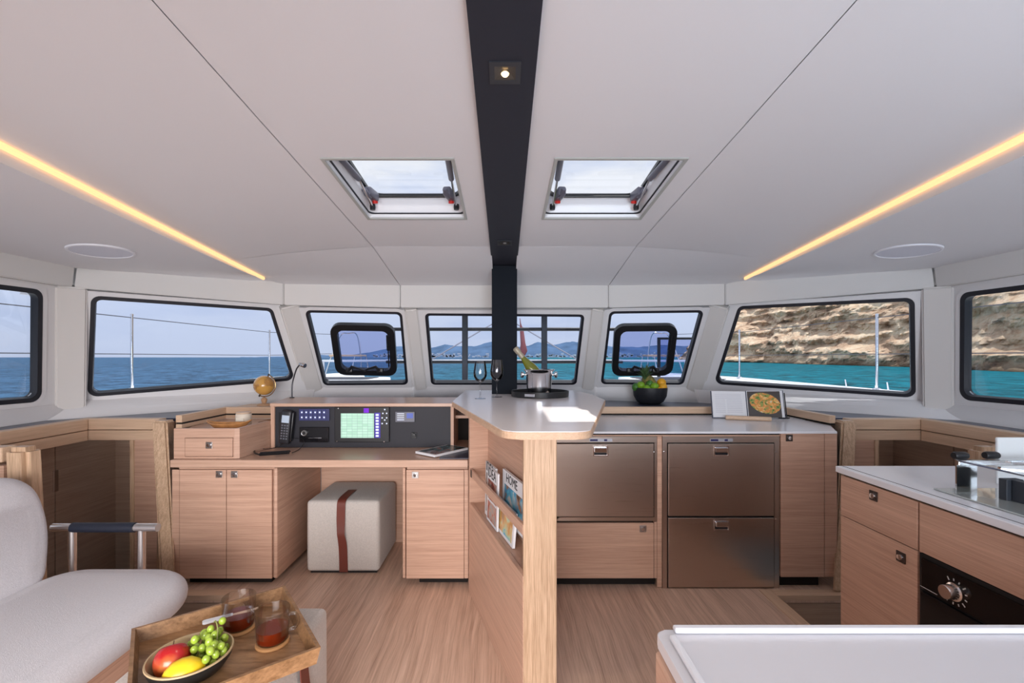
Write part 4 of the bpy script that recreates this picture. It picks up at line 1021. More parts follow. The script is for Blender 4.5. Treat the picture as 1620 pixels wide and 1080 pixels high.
# magazine on the desk
def magazine(name, label, M, w_, h_, th, cover, group=None, parts=(), title=None, tmat=INK, tsize=.05, tpos=None):
    """M: local x = width, y = height, z = outward normal"""
    t = thing(name, label, 'magazine', tuple(M.translation), group=group)
    obj('pages', box(nb(), .001, w_-.001, .001, h_-.001, 0, th, M=M), PAPER, t)
    obj('cover', box(nb(), 0, w_, 0, h_, th, th+.0008, M=M), PAPER, t)
    obj('back_cover', box(nb(), 0, w_, 0, h_, -.0008, 0, M=M), PAPER, t)
    for (x0, y0, x1, y1, mm) in parts: obj('cover_picture', box(nb(), x0*w_, x1*w_, y0*h_, y1*h_, th+.0009, th+.0014, M=M), mm, t)
    if title: text_obj('title', title, tsize, M @ T(*(tpos or (.1*w_, .82*h_, 0)), ) @ T(0, 0, th+.0019), tmat, t)
    return t
def picmat(name, cols, scale=20, dist=.5, stretch=(1, 1, 1)):
    m, t, b = newmat(name); N = t.nodes.new; L = t.links.new
    c = N('ShaderNodeTexCoord'); mp = N('ShaderNodeMapping'); mp.inputs['Scale'].default_value = stretch; L(c.outputs['Object'], mp.inputs[0])
    n = N('ShaderNodeTexNoise'); n.inputs['Scale'].default_value = scale; n.inputs['Detail'].default_value = 3; n.inputs['Distortion'].default_value = dist; L(mp.outputs[0], n.inputs['Vector'])
    r = N('ShaderNodeValToRGB'); r.color_ramp.interpolation = 'LINEAR'; el = r.color_ramp.elements; k = len(cols)
    el[0].position = .32; el[0].color = (*cols[0], 1); el[1].position = .68; el[1].color = (*cols[-1], 1)
    for i in range(1, k-1): q = el.new(.32+.36*i/(k-1)); q.color = (*cols[i], 1)
    L(n.outputs['Fac'], r.inputs[0]); L(r.outputs[0], b.inputs['Base Color']); b.inputs['Roughness'].default_value = .25
    return m
a = H(655, 717, .80); b_ = H(685, 729, .80); c_ = H(742, 711, .80)
exm = (b_-a); exm.z = 0; eym = (c_-b_); eym.z = 0
Mz = frame(Vector((a.x, a.y, .7815)), (.62, -.785, 0), (.785, .62, 0))
Mz = frame(Vector((-.575, 2.935, .7815)), (.78, -.626, 0), (.626, .78, 0))
PD = picmat('cover_dark_collage', [(.02, .025, .03), (.03, .05, .055), (.10, .22, .24), (.25, .10, .07), (.35, .36, .40)], 16)
magazine('desk_magazine', 'dark-covered glossy magazine lying at the right end of the desk', Mz, .185, .30, .012, PD, parts=[(.06, .05, .96, .97, PD)])

# ------------------------------------------------------------------ bar counter
bs0 = Vector((-.206, 2.70)); us = Vector((.2911, -.9567)); ns = Vector((.9567, .2911))
def BW(s_, off, z): p = bs0+us*s_+ns*off; return Vector((p.x, p.y, z))
Ms = frame((bs0.x, bs0.y, 0), (us.x, us.y, 0), (0, 0, 1), (-ns.x, -ns.y, 0))    # x = along, y = up, z = outward
def bbox_(s0, s1, z0, z1, o0, o1, bev=.0): return box(nb(), s0, s1, z0, z1, -o1, -o0, M=Ms, bev=bev)
t = thing('bar_counter', 'oak bar counter with a pale hexagonal top and built-in magazine rack', 'bar counter', (0, 2.7, 0))
W_S = wood('oak_bar_side', OA, OB, (1.3, 1.3, 60), rough=.4)
obj('lower_panel', bbox_(0, .955, 0, .54, 0, .02, .002), W_S, t)
obj('rack_rail', bbox_(.0, .955, .700, .742, 0.0, .014, .002), W_S, t)
obj('rack_floor', bbox_(.0, .955, .505, .535, .021, .112), W_S, t)
obj('back_panel', bbox_(.0, .935, .536, 1.088, .112, .126), W_S, t)
obj('cheek', bbox_(-.03, -.001, 0, 1.088, 0, .126, .001), W_S, t)
obj('post', bx(.074, .205, 1.78, 1.86, 0, 1.088, bev=.004), S_V, t)
obj('right_panel', prism(nb(), [(.187, 1.862), (.205, 1.862), (.30, 2.735), (.282, 2.735)], 0, 1.088), W_S, t)
obj('rear_body', prism(nb(), [(-.21, 2.745), (.30, 2.745), (.30, 3.5), (-.21, 3.5)], 0, 1.088), W_S, t)
obj('hinge_pin', bbox_(.03, .055, .70, .742, -.003, 0), BLACK, t)
TP = [(-.332, 3.88), (-.332, 2.88), (.0, 1.715), (.325, 1.715), (.665, 3.0), (.665, 3.45), (.60, 3.88)]
tp = rpoly(TP, [.02, .05, .08, .08, .05, .05, .02])
obj('top_edge', prism(nb(), tp, 1.089, 1.117, bev=.004), wood('oak_edge_band', (.72, .50, .34), (.58, .38, .25), (45, 2, 60)), t)
obj('top_surface', prism(nb(), rpoly(inset(TP, .003), [.02, .05, .078, .078, .05, .05, .02]), 1.1172, 1.120), mat('bar_top_laminate', (.84, .79, .79), .25, spec=.5), t)
# magazines in the rack
PB = picmat('cover_blue_coast', [(.05, .03, .02), (.30, .16, .09), (.05, .30, .50), (.12, .45, .62), (.6, .62, .6)], 14)
PR = picmat('cover_red_interior', [(.08, .03, .03), (.35, .06, .05), (.45, .30, .25), (.3, .32, .33)], 18)
PG = picmat('cover_grey_interior', [(.15, .15, .15), (.4, .38, .36), (.6, .58, .55)], 18)
PS = picmat('cover_beach_cliff', [(.02, .16, .50), (.10, .50, .75), (.55, .70, .45), (.70, .38, .12), (.40, .20, .08)], 9)
def rackM(s_, z, off, lean=.10, roll=0):
    o = BW(s_, off, z); up_ = Vector((0, 0, 1))*math.cos(lean)+Vector((ns.x, ns.y, 0))*math.sin(lean)
    ex = Vector((us.x, us.y, 0)); M = frame(o, ex, up_); return M @ Rm('Z', roll)
grp = 'magazines in the bar rack'
magazine('magazine', 'white magazine headed IDEA, cut off by another, at upper left of the rack', rackM(.20, .5375+.0, .050, .02), .20, .29, .008, None, grp, [(.08, .50, .9, .80, PG), (.1, .08, .9, .42, PG)], 'IDEA', INK, .07, (.012, .245, 0))
magazine('magazine', 'white magazine headed IDEA with a red picture, beside the one headed HOME', rackM(.285, .5375, .036, .02), .20, .285, .006, None, grp, [(.08, .42, .9, .78, PR), (.08, .05, .9, .38, PR)], 'IDEA', INK, .072, (.012, .235, 0))
magazine('magazine', 'white magazine headed HOME with a blue coast picture in the upper rack', rackM(.425, .60, .084, .02), .36, .235, .010, None, grp, [(.10, .22, .92, .72, PB)], 'HOME', INK, .062, (.06, .185, 0))
magazine('magazine', 'white-bordered magazine with a beach and cliff picture, lowest in the rack', rackM(.385, .5375, .052, .09), .31, .155, .010, None, grp, [(.07, .10, .93, .93, PS)])
# bar top items: glasses
GZ = 1.1205
def wineglass(x, y, label, scale=1.0):
    t = thing('wine_glass', label, 'glass', (x, y, GZ), group='wine glasses on the bar')
    s = scale
    bm = lathe(nb(), [(0, .000), (.038*s, .000), (.036*s, .002), (.010*s, .005), (.0042, .014), (.0036, .10*s), (.008, .108*s), (.028*s, .122*s), (.044*s, .150*s), (.046*s, .175*s), (.041*s, .215*s), (.036*s, .255*s), (.0352*s, .2555*s), (.0400*s, .215*s), (.0448*s, .175*s), (.0425*s, .151*s), (.026*s, .124*s), (0, .112*s)], 32, T(x, y, GZ))
    obj('bowl_and_stem', bm, WINE, t, smooth=True)
    return t
wineglass(-.164, 3.08, 'stemmed wine glass on the bar, the left one of the pair', 1.0)
wineglass(-.053, 3.20, 'stemmed wine glass in front of the black pillar, the right one of the pair', 1.03)
tx, ty = .255, 3.27
t = thing('serving_tray', 'round black rimmed tray with metal handle plate on the bar', 'tray', (tx, ty, GZ))
BT = mat('black_tray', (.018, .018, .020), .35)
obj('tray', lathe(nb(), [(0, 0), (.198, 0), (.205, .003), (.207, .040), (.203, .042), (.199, .040), (.197, .008), (0, .008)], 64, T(tx, ty, GZ)), BT, t, smooth=True)
obj('handle_plate', bx(tx-.155+.0, tx-.075, ty-.2, ty-.195, GZ+.012, GZ+.03, M=T(tx, ty, 0) @ Rm('Z', -.0) @ T(-tx, -ty, 0), bev=.002) if 0 else box(nb(), -.036, .036, -.2095, -.2065, .012, .030, M=T(tx, ty, GZ) @ Rm('Z', -.42), bev=.001), STEEL, t)
bxx, by = tx-.005, ty+.02
t = thing('champagne_bucket', 'polished steel ice bucket with two round knobs on the black tray', 'bucket', (bxx, by, GZ+.0085))
z0 = GZ+.0085
obj('pail', lathe(nb(), [(0, 0), (.080, 0), (.086, .004), (.089, .05), (.094, .15), (.100, .168), (.112, .180), (.113, .184), (.108, .184), (.094, .172), (.089, .150), (.083, .01), (0, .01)], 48, T(bxx, by, z0)), STEEL, t, smooth=True)
for s in (-1, 1):
    M = T(bxx+s*.094, by, z0+.145) @ Rm('Y', s*PI/2)
    obj('knob_handle', lathe(nb(), [(.009, -.006), (.008, .012), (.019, .018), (.023, .028), (.019, .038), (0, .041)], 20, M), CHROME, t, smooth=True)
dirb = Vector((-.62, .0, .78)).normalized(); b0 = Vector((.291, by, 1.199))
t = thing('champagne_bottle', 'green bottle with a pale foil neck leaning out of the ice bucket', 'bottle', tuple(b0))
ez = dirb; ex_ = Vector((0, 1, 0)); Mb = frame(b0, ex_, ez.cross(ex_), ez) @ Matrix.Diagonal((1.13, 1.13, 1.15, 1))
obj('bottle_glass', lathe(nb(), [(0, 0), (.030, .0), (.036, .008), (.037, .12), (.035, .145), (.024, .185), (.0165, .215), (.0150, .235)], 28, Mb), mat('olive_green_glass', (.16, .17, .012), .08, spec=.8, coat=.5), t, smooth=True)
obj('foil', lathe(nb(), [(.0168, .222), (.0170, .236), (.0160, .255), (.0190, .262), (.0195, .292), (.014, .300), (0, .301)], 24, Mb), mat('pale_gold_foil', (.42, .37, .28), .45, .3), t, smooth=True)
tag(obj('folded_napkin', box(nb(), -.045, .045, -.03, .03, 0, .012, M=T(tx+.135, ty-.05, GZ+.009) @ Rm('Z', .3), bev=.004), mat('napkin', (.62, .52, .44), .8), smooth=True, origin=(tx+.13, ty-.05, GZ)), 'small folded beige napkin on the black tray', 'napkin')

# ------------------------------------------------------------------ galley under the right windows
t = thing('galley_counter', 'white worktop along the front of the galley', 'worktop', (1.1, 3.1, .935))
CP = [(.31, 2.752), (2.012, 2.752), (2.035, 2.80), (2.145, 2.99), (2.145, 3.528), (.31, 3.528)]
obj('worktop', prism(nb(), CP, .938, .951, bev=.002), WHITE, t)
obj('shadow_gap', prism(nb(), [(.31, 2.775), (2.01, 2.775), (2.12, 3.0), (2.12, 3.5), (.31, 3.5)], .929, .9375), DARK, t)
YG = 2.77
def gx(px): return (px-PX)*YG/F
def gz(py): return EYE-(py-PY)*YG/F
t = thing('galley_cabinet', 'oak galley carcass around the fridges with a drop-down panel', 'cabinet', (1.1, 3.1, 0))
obj('body', bx(.312, 1.995, YG+.02, 3.50, .055, .928), DARK, t)
obj('top_strip', bx(.312, gx(1322), YG-.002, YG+.018, gz(690)+.002, .928), W_H, t)
obj('upright', bx(gx(1039.5), gx(1047), YG-.002, YG+.018, .004, gz(690)), W_H, t)
obj('lower_left_strip', bx(gx(1034.5), gx(1039), YG-.002, YG+.018, gz(914), gz(825)), W_H, t)
d = obj('lower_drawer', bx(.312, gx(1033.5), YG-.008, YG+.015, gz(913.5), gz(826.5), bev=.0015), W_H, t); latch(d, P(1017, 836, YG-.010), m=LM)
obj('kick_board', bx(.312, gx(1039), YG+.04, YG+.06, 0, .054), DARK, t)
d = obj('tall_door', bx(gx(1234), gx(1302.5), YG-.008, YG+.015, gz(911.5), gz(684.5), bev=.0015), W_H, t, label='tall narrow oak door right of the double fridge'); latch(d, P(1248.5, 692.5, YG-.010))
obj('filler_strip', bx(gx(1303.5), 2.02, YG-.006, YG+.015, gz(911.5), gz(684.5)), W_H, t)
obj('kick_board', bx(gx(1236), gx(1300), YG+.03, YG+.05, 0, .054), DARK, t)
def fridge(name, label, fx0, fy0, fx1, fy1, drawers, hx):
    t = thing(name, label, 'fridge', (gx((fx0+fx1)/2), YG+.2, gz(fy1)))
    x0, x1, z0, z1 = gx(fx0), gx(fx1), gz(fy1), gz(fy0)
    ho = [[(gx(a)-.006, gz(d_)-.006), (gx(c)+.006, gz(d_)-.006), (gx(c)+.006, gz(b)+.006), (gx(a)-.006, gz(b)+.006)] for a, b, c, d_ in [(drawers[0][0], drawers[0][1], drawers[0][2], drawers[-1][3])]]
    Mf = frame((0, YG, 0), (1, 0, 0), (0, 0, 1), (0, -1, 0))
    obj('frame', slab(nb(), [(x0, z0), (x1, z0), (x1, z1), (x0, z1)], ho, -.015, .008, Mf), FRIDGE, t)
    obj('recess', box(nb(), x0+.01, x1-.01, YG+.001, YG+.018, z0+.01, z1-.01), DARK, t)
    for a, b, c, d_ in drawers:
        q = obj('drawer_front', bx(gx(a), gx(c), YG-.016, YG, gz(d_), gz(b), bev=.002), FRIDGE, t)
        hz = gz(b+10); cx = gx(hx)
        o = [(cx-.046, hz-.036), (cx+.046, hz-.036), (cx+.046, hz+.026), (cx-.046, hz+.026)]
        obj('handle_frame', slab(nb(), rpoly(o, .006), [rpoly(inset(o, .005), .004)], .0165, .020, Mf), STEEL, q)
        obj('handle_cup', slab(nb(), inset(o, .006), [], .0162, .0168, Mf), STEEL, q)
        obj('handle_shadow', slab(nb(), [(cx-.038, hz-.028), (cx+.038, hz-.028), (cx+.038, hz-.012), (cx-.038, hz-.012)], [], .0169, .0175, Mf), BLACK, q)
        obj('handle_flap', box(nb(), cx-.037, cx+.037, YG-.031, YG-.018, hz-.012, hz+.018, bev=.003), CHROME, q)
    q = obj('control_strip', bx(gx(hx-17), gx(hx+19), YG-.011, YG-.0085, gz(698), gz(693), bev=.0005), mat('control_silver', (.45, .46, .5), .35, .5), t)
    obj('display', bx(gx(hx-16), gx(hx-4), YG-.0118, YG-.0112, gz(697), gz(694)), mat('control_blue', (.02, .02, .10), .3), q)
    obj('display', bx(gx(hx+6), gx(hx+11), YG-.0118, YG-.0112, gz(697), gz(694)), bpy.data.materials['control_blue'], q)
    for (a, b) in ((fx0+3, fy0+25), (fx1-4, fy0+25), (fx1-4, (fy0+fy1)/2+12), (fx1-4, fy1-22)):
        obj('screw', lathe(nb(), [(0, .003), (.004, .002), (.004, 0)], 10, frame(P(a, b, YG-.009), (1, 0, 0), (0, 0, 1))), STEEL, t, smooth=True)
    return t
t1 = fridge('drawer_fridge', 'bronze steel single drawer fridge just right of the bar', 878, 690, 1038.5, 823, [(879.5, 701, 1033, 815.5)], 949)
fridge('drawer_fridge', 'bronze steel double drawer fridge in the middle of the galley', 1047.5, 689.5, 1231.5, 929, [(1056, 701, 1222.5, 814.5), (1056, 817.5, 1222.5, 927)], 1139)

# fruit bowl
fbx, fby = 1.305, 4.08; fz = .9855
t = thing('fruit_bowl', 'black round bowl piled with fruit on the slate shelf', 'bowl', (fbx, fby, fz))
obj('bowl', lathe(nb(), [(0, 0), (.085, 0), (.115, .02), (.142, .07), (.150, .135), (.149, .146), (.145, .146), (.144, .135), (.135, .07), (.105, .03), (0, .02)], 48, T(fbx, fby, fz)), mat('matt_black_bowl', (.016, .017, .022), .5), t, smooth=True)
LIME = mat('lime_skin', (.20, .40, .02), .35, noise_amt=.2, nscale=20, bump=.2, bscale=150)
LIMD = mat('dark_lime_skin', (.06, .19, .03), .35, noise_amt=.2, nscale=20, bump=.2, bscale=150)
ORA = mat('orange_skin', (.85, .42, .02), .4, bump=.3, bscale=200)
def fruit(name, label, cat, c, r, m, grp, elong=1.1, ang=0.3, stem=True):
    t = thing(name, label, cat, tuple(c), group=grp)
    bm = lathe(nb(), [(0, -r*elong), (r*.25, -r*elong*.95), (r*.7, -r*.72*elong), (r*.98, -r*.2), (r, 0), (r*.98, r*.2), (r*.7, r*.72*elong), (r*.25, r*.95*elong), (0, r*elong)], 24, T(*c) @ Rm('Y', ang) @ Rm('X', ang*.7))
    obj('flesh', bm, m, t, smooth=True)
    return t
grp = 'limes in the black bowl'
base = Vector((fbx, fby, fz))
def FB_(px, py, Y): return P(px, py, Y)
zt = fz+.12
for i, (px, py, dy, m, lb) in enumerate(((1006, 612, -.03, LIMD, 'dark green lime at the far left of the black bowl'), (1013.5, 609, -.05, LIME, 'yellow-green lime second from left in the black bowl'), (1023, 614.5, -.085, LIME, 'pale green lime low at the front of the black bowl'), (1027.5, 607.5, -.03, LIMD, 'dark green lime in the middle below the pineapple'), (1035.5, 611, -.08, LIME, 'bright green lime beside the oranges'))):
    fruit('lime', lb, 'lime', FB_(px, py, fby+dy), .034, m, grp, 1.12, .4+i)
for (px, py, dy, r, lb) in ((1046.5, 605, -.02, .040, 'topmost orange at the right of the black bowl'), (1049, 612, -.06, .036, 'orange under the topmost one at the bowl rim'), (1042, 617, -.08, .030, 'orange showing low between limes and bowl rim')):
    fruit('orange', lb, 'orange', FB_(px, py, fby+dy), r, ORA, 'oranges in the black bowl', 1.0)
pc = P(1027, 606, fby+.03)
t = thing('pineapple', 'whole pineapple with spiky green crown at the back of the black bowl', 'pineapple', tuple(pc))
bm = nb(); bmesh.ops.create_uvsphere(bm, u_segments=28, v_segments=18, radius=1, matrix=T(*pc) @ Rm('Y', -.5) @ Matrix.Diagonal((.060, .060, .080, 1)))
for v in bm.verts:
    d_ = (v.co-pc); a = math.atan2(d_.y, d_.x); v.co += d_*.05*math.sin(a*10+d_.z*90)*math.cos(d_.z*110)
obj('body', bm, mat('pineapple_skin', (.23, .20, .05), .6, noise_amt=.5, nscale=45, bump=.5, bscale=90), t, smooth=True)
ct = P(1020.5, 597, fby-.03)
CRN = mat('pineapple_leaf', (.07, .13, .05), .5, noise_amt=.4, nscale=30)
for i in range(26):
    a = i*2.4; L_ = .15-.0028*i; sp = .18+.85*(i/26)**1.2; bm = nb()
    dr = Vector((math.cos(a)*math.sin(sp), math.sin(a)*math.sin(sp), math.cos(sp))); side = dr.cross(Vector((0, 0, 1))).normalized() if i else Vector((1, 0, 0))
    s0 = ct+Vector((0, 0, -.015+.0*i)); md = s0+dr*L_*.5+Vector((0, 0, .01)); tp_ = s0+dr*L_+Vector((math.cos(a), math.sin(a), -.2))*.02*sp; nn = dr.cross(side).normalized()*.004
    vs = [bm.verts.new(p) for p in (s0-side*.008, s0+side*.008, md+side*.011, md-side*.011, tp_, s0+nn, md+nn*1.5)]
    bm.faces.new([vs[0], vs[1], vs[2], vs[3]]); bm.faces.new([vs[3], vs[2], vs[4]]); bm.faces.new([vs[0], vs[5], vs[6], vs[3]]); bm.faces.new([vs[1], vs[5], vs[6], vs[2]]); bm.faces.new([vs[3], vs[6], vs[4]]); bm.faces.new([vs[2], vs[6], vs[4]])
    obj('crown_leaf', bm, CRN, t)
# cookbook
t = thing('open_cookbook', 'open cookbook showing a salad photograph, propped on the galley worktop', 'book', (1.78, 3.36, .952))
bk0 = Vector((1.54, 3.36, .953)); exb = Vector((.98, -.19, 0)).normalized(); up_ = Vector((.05, .26, .95)).normalized(); upb = (up_-exb*up_.dot(exb)).normalized()
MB_ = frame(bk0, exb, upb)
obj('left_page', box(nb(), 0, .232, .004, .200, 0, .010, M=MB_, bev=.001), PAPER, t)
MB2 = MB_ @ T(.240, 0, 0) @ Rm('Y', -.10)
obj('right_page', box(nb(), 0, .235, .004, .205, 0, .010, M=MB2, bev=.001), PAPER, t)
food = picmat('salad_photo', [(.03, .10, .02), (.25, .38, .08), (.75, .22, .05), (.80, .50, .12), (.70, .62, .45)], 34, 1.2)
obj('photo', box(nb(), .004, .218, .006, .200, .0102, .0108, M=MB2), mat('photo_dark_ground', (.06, .05, .045), .3), t)
MP = MB2
el = [(.012+.20*(.52+.50*math.cos(a)), .112+.075*math.sin(a)+.018*math.cos(a)*-1) for a in [i*2*PI/28 for i in range(28)]]
el = [(min(x, .217), y) for x, y in el]
obj('photo_food', prism(nb(), el, .0109, .0112, MP), food, t)
obj('gutter', box(nb(), .232, .240, 0, .202, -.002, .006, M=MB_), SLATE, t)
obj('cover_board', box(nb(), -.006, .232, 0, .203, -.004, -.001, M=MB_), SLATE, t)
obj('cover_board', box(nb(), -.002, .243, 0, .208, -.004, -.001, M=MB2), SLATE, t)
for j in range(11):
    y_ = .172-j*.013; obj('text_line', box(nb(), .02 if j % 4 else .02, .09 if 3 <= j else .20, y_, y_+.002, .0102, .0104, M=MB_), mat('faint_ink', (.45, .46, .52), .7) if j == 0 else bpy.data.materials['faint_ink'], t)
    if j >= 3: obj('text_line', box(nb(), .10, .205, y_, y_+.002, .0102, .0104, M=MB_), bpy.data.materials['faint_ink'], t)
a = P(1148, 655.5, 3.28); b_ = P(1220, 660, 3.19); a.z = .961; b_.z = .961
t = thing('wooden_rod', 'plain wooden rod lying in front of the open cookbook', 'rod', tuple(a))
obj('rod', tube(nb(), [a+Vector((0, 0, .006)), b_+Vector((0, 0, .006))], .0155, 16), S_X, t, smooth=True)
t = thing('book_stand', 'thin dark metal stand holding the open cookbook', 'stand', (1.9, 3.3, .952))
o_ = MB2 @ Vector((.235, 0, .012)); 
obj('upright', tube(nb(), [MB2 @ Vector((.250, 0, -.004)), MB2 @ Vector((.250, .19, -.004))], .004, 8), BLACK, t)
obj('foot', tube(nb(), [MB2 @ Vector((.250, .004, -.004)), MB2 @ Vector((.250, .0, .05)), MB2 @ Vector((.195, .0, .05)), MB2 @ Vector((.195, .004, .02))], .004, 8), BLACK, t)
obj('back_leg', tube(nb(), [MB_ @ Vector((.235, .17, -.01)), Vector((1.80, 3.50, .956))], .004, 8), BLACK, t)

# ------------------------------------------------------------------ aft galley on the right
XG = 1.385
t = thing('side_worktop', 'white worktop of the right side galley with the hob on it', 'worktop', (1.8, 1, .925))
obj('worktop', bx(1.37, 2.15, -1.2, 1.885, .926, .951, bev=.003), WHITE, t)
obj('edge_groove', bx(1.395, 1.3975, .76, 1.882, .9505, .9518), DARK, t)
obj('shadow_gap', bx(1.392, 2.1, -1.2, 1.865, .9175, .9255), DARK, t)
zx = lambda px: 993.6/(px-798)*XG/1.38
t = thing('side_cabinet', 'oak cabinet with drawers and built-in oven on the right side', 'cabinet', (1.8, 1, 0))
obj('body', bx(XG+.02, 2.1, -1.2, 1.86, .02, .917), W_H, t)
y0d, y1d = zx(1453)+.001, zx(1330)
d = obj('top_drawer', bx(XG, XG+.018, y0d+.003, y1d, .753, .916, bev=.0015), W_H, t)
def xl(px, py):
    Y = XG*F/(px-PX); return Vector((XG-.001, Y, EYE-(py-PY)*Y/F))
latch(d, xl(1383, 784), (0, -1, 0), .036)
d = obj('lower_door', bx(XG, XG+.018, y0d+.003, y1d, .03, .750, bev=.0015), W_H, t); latch(d, xl(1426.5, 881), (0, -1, 0), .036)
obj('wide_drawer', bx(XG, XG+.018, .80, y0d-.004, .753, .916, bev=.0015), W_H, t)
obj('end_panel', bx(XG+.002, 2.1, 1.861, 1.872, .0, .917), W_H, t)
t = thing('built_in_oven', 'black built-in oven with one silver knob in the right side cabinet', 'oven', (XG, 1.2, .1))
OVB = mat('oven_black_glass', (.004, .004, .005), .08)
obj('control_panel', bx(XG-.006, XG+.018, .82, y0d-.016, .636, .738, bev=.002), OVB, t)
obj('door', bx(XG-.010, XG+.018, .82, y0d-.016, .10, .630, bev=.003), OVB, t)
obj('surround', bx(XG+.0, XG+.019, .80, y0d-.006, .05, .7495), DARK, t)
kc = xl(1513, 936); kc.x = XG-.006
MK = frame(kc, (0, -1, 0), (0, 0, 1))
obj('knob', lathe(nb(), [(.027, 0), (.027, .003), (.022, .005), (.021, .030), (.0195, .032), (0, .032)], 36, MK), mat('knob_spun_metal', (.75, .68, .64), .22, 1), t, smooth=True)
for i in range(11):
    a = math.radians(120-i*27); r0, r1 = .033, .040+(.004 if i % 3 == 0 else 0)
    obj('dial_mark', box(nb(), r0, r1, -.0018, .0018, 0, .0006, M=MK @ Rm('Z', a)), mat('dial_white', (.6, .6, .6), .5) if i == 0 else bpy.data.materials['dial_white'], t)
obj('printed_line', box(nb(), -.115, -.055, -.0385, -.0365, 0, .0005, M=MK), bpy.data.materials['dial_white'], t)
# hob
t = thing('gas_hob', 'stainless hob with raised pan fiddles and glass plate on the right worktop', 'hob', (1.7, 1.25, .952))
obj('glass_plate', bx(1.455, 2.02, .86, 1.545, .952, .957, bev=.002), mat('hob_glass', (.42, .45, .43), .05, spec=1, coat=1), t)
HS = mat('hob_steel', (.62, .62, .60), .10, 1)
obj('corner_plate', bx(1.488, 1.555, 1.497, 1.502, .957, 1.062), HS, t)
obj('back_fiddle', bx(1.488, 2.0, 1.490, 1.503, 1.045, 1.063, bev=.002), HS, t)
obj('side_fiddle', box(nb(), -.015, .015, -.62, 0, -.003, .003, M=T(1.503, 1.50, 1.058) @ Rm('Y', .2), bev=.001), HS, t)
M = T(1.56, 1.44, 1.052) @ Rm('Z', -.55)
obj('pan_clamp', prism(nb(), [(0, 0), (.16, 0), (.21, -.05), (.50, -.05), (.50, -.075), (.20, -.078), (.15, -.026), (0, -.026)], -.003, .003, M), CHROME, t)
obj('pan_clamp', prism(nb(), [(0, 0), (.5, 0), (.5, -.024), (0, -.024)], -.003, .003, T(1.66, 1.50, 1.056) @ Rm('Z', -.25)), CHROME, t)
for c, r in (((1.512, 1.51, 1.074), .013), ((1.62, 1.515, 1.074), .013)):
    obj('clamp_knob', lathe(nb(), [(0, -.022), (r*.8, -.022), (r, -.016), (r, .016), (r*.8, .022), (0, .022)], 18, T(*c) @ Rm('Y', PI/2)), BLACK, t, smooth=True)
pf = H(1598, 790, .957)
obj('pan_support', bx(pf.x-.024, pf.x+.030, pf.y-.012, pf.y+.012, .957, 1.022, bev=.002), mat('cast_iron', (.03, .035, .045), .5), t)
obj('pan_support', bx(pf.x-.01, pf.x+.014, .95, pf.y-.013, .957, 1.022, bev=.002), bpy.data.materials['cast_iron'], t)
obj('burner', lathe(nb(), [(0, .02), (.05, .018), (.06, .010), (.075, .004), (.08, 0)], 28, T(1.75, 1.22, .957)), BLACK, t, smooth=True)
tag(obj('chopping_board', box(nb(), 1.735, 2.12, 1.60, 1.612, .953, 1.118, bev=.005, seg=3), mat('frosted_board', (.74, .76, .76), .3), origin=(1.9, 1.6, .953)), 'upright white board behind the hob', 'board')

# white peninsula close to the camera
t = thing('white_peninsula', 'white topped galley counter closest to the camera', 'worktop', (.8, .3, 0))
obj('worktop', prism(nb(), rpoly([(.248, -.6), (1.36, -.6), (1.36, .752), (.248, .752)], [0, 0, 0, .016]), .930, .950, bev=.003), mat('white_peninsula_top', (.70, .69, .715), .3), t)
obj('fiddle', bx(.277, 1.36, .738, .7515, .951, .960, bev=.003), WHITE, t)
obj('fiddle', bx(.262, .273, -.6, .725, .951, .960, bev=.003), WHITE, t)
obj('body', bx(.262, 1.36, -.6, .742, 0, .922), W_H, t)
obj('side_panel', bx(.246, .262, -.6, .745, .0, .922, bev=.006), W_H, t)
obj('shadow_gap', bx(.256, 1.35, -.6, .74, .9225, .9295), DARK, t)
obj('grip_handle', prism(nb(), rpoly([(.02, .835), (.708, .835), (.708, .898), (.02, .898)], .03), -.0065, .0, frame((.246, 0, 0), (0, 1, 0), (0, 0, 1), (1, 0, 0))), mat('handle_dark', (.03, .028, .028), .35), t)

# ------------------------------------------------------------------ seating on the left
t = thing('bench_sofa', 'pale grey upholstered bench with a steel armrest at its far end', 'sofa', (-1.8, 1.2, 0))
def cushion(poly, z0, z1, bev, seg=6, M=None, crown=.012):
    """poly: dense convex outline; edges rounded over by bev, faces slightly crowned"""
    M = M or Matrix.Identity(4); bm = nb(); rings = []
    def ring(d, z): rings.append([bm.verts.new(M @ Vector((p[0], p[1], z))) for p in (inset(poly, d) if d else poly)])
    ring(bev+.05, z0-crown); ring(bev+.02, z0-crown*.35)
    for k in range(seg+1): a = PI/2*k/seg; ring(bev*(1-math.sin(a)), z0+bev*(1-math.cos(a)))
    for k in range(seg+1): a = PI/2*k/seg; ring(bev*(1-math.cos(a)), z1-bev+bev*math.sin(a))
    ring(bev+.02, z1+crown*.35); ring(bev+.05, z1+crown)
    n = len(poly)
    for A, B in zip(rings, rings[1:]):
        for i in range(n): bm.faces.new([A[i], A[(i+1) % n], B[(i+1) % n], B[i]])
    bm.faces.new(rings[0][::-1]); bm.faces.new(rings[-1]); return bm
sp_ = [(-2.03, -1.0), (-1.345, -1.0), (-1.345, 2.10), (-2.03, 2.10)]
obj('seat_cushion', cushion(rpoly(sp_, [.16, .16, .24, .16], 10), .322, .444, .058), FAB, t, smooth=True)
Mbk = frame((0, 0, 0), (0, 1, 0), (0, 0, 1), (1, 0, 0))
bm = cushion(rpoly([(-1.0, .39), (1.985, .39), (2.07, .66), (2.03, .888), (-1.0, .892)], [.14, .13, .5, .17, .14], 10), -2.12, -1.985, .05, M=Mbk, crown=.008)
for v in bm.verts: v.co.x -= .24*(v.co.z-.43)
obj('backrest_cushion', bm, FAB, t, smooth=True)
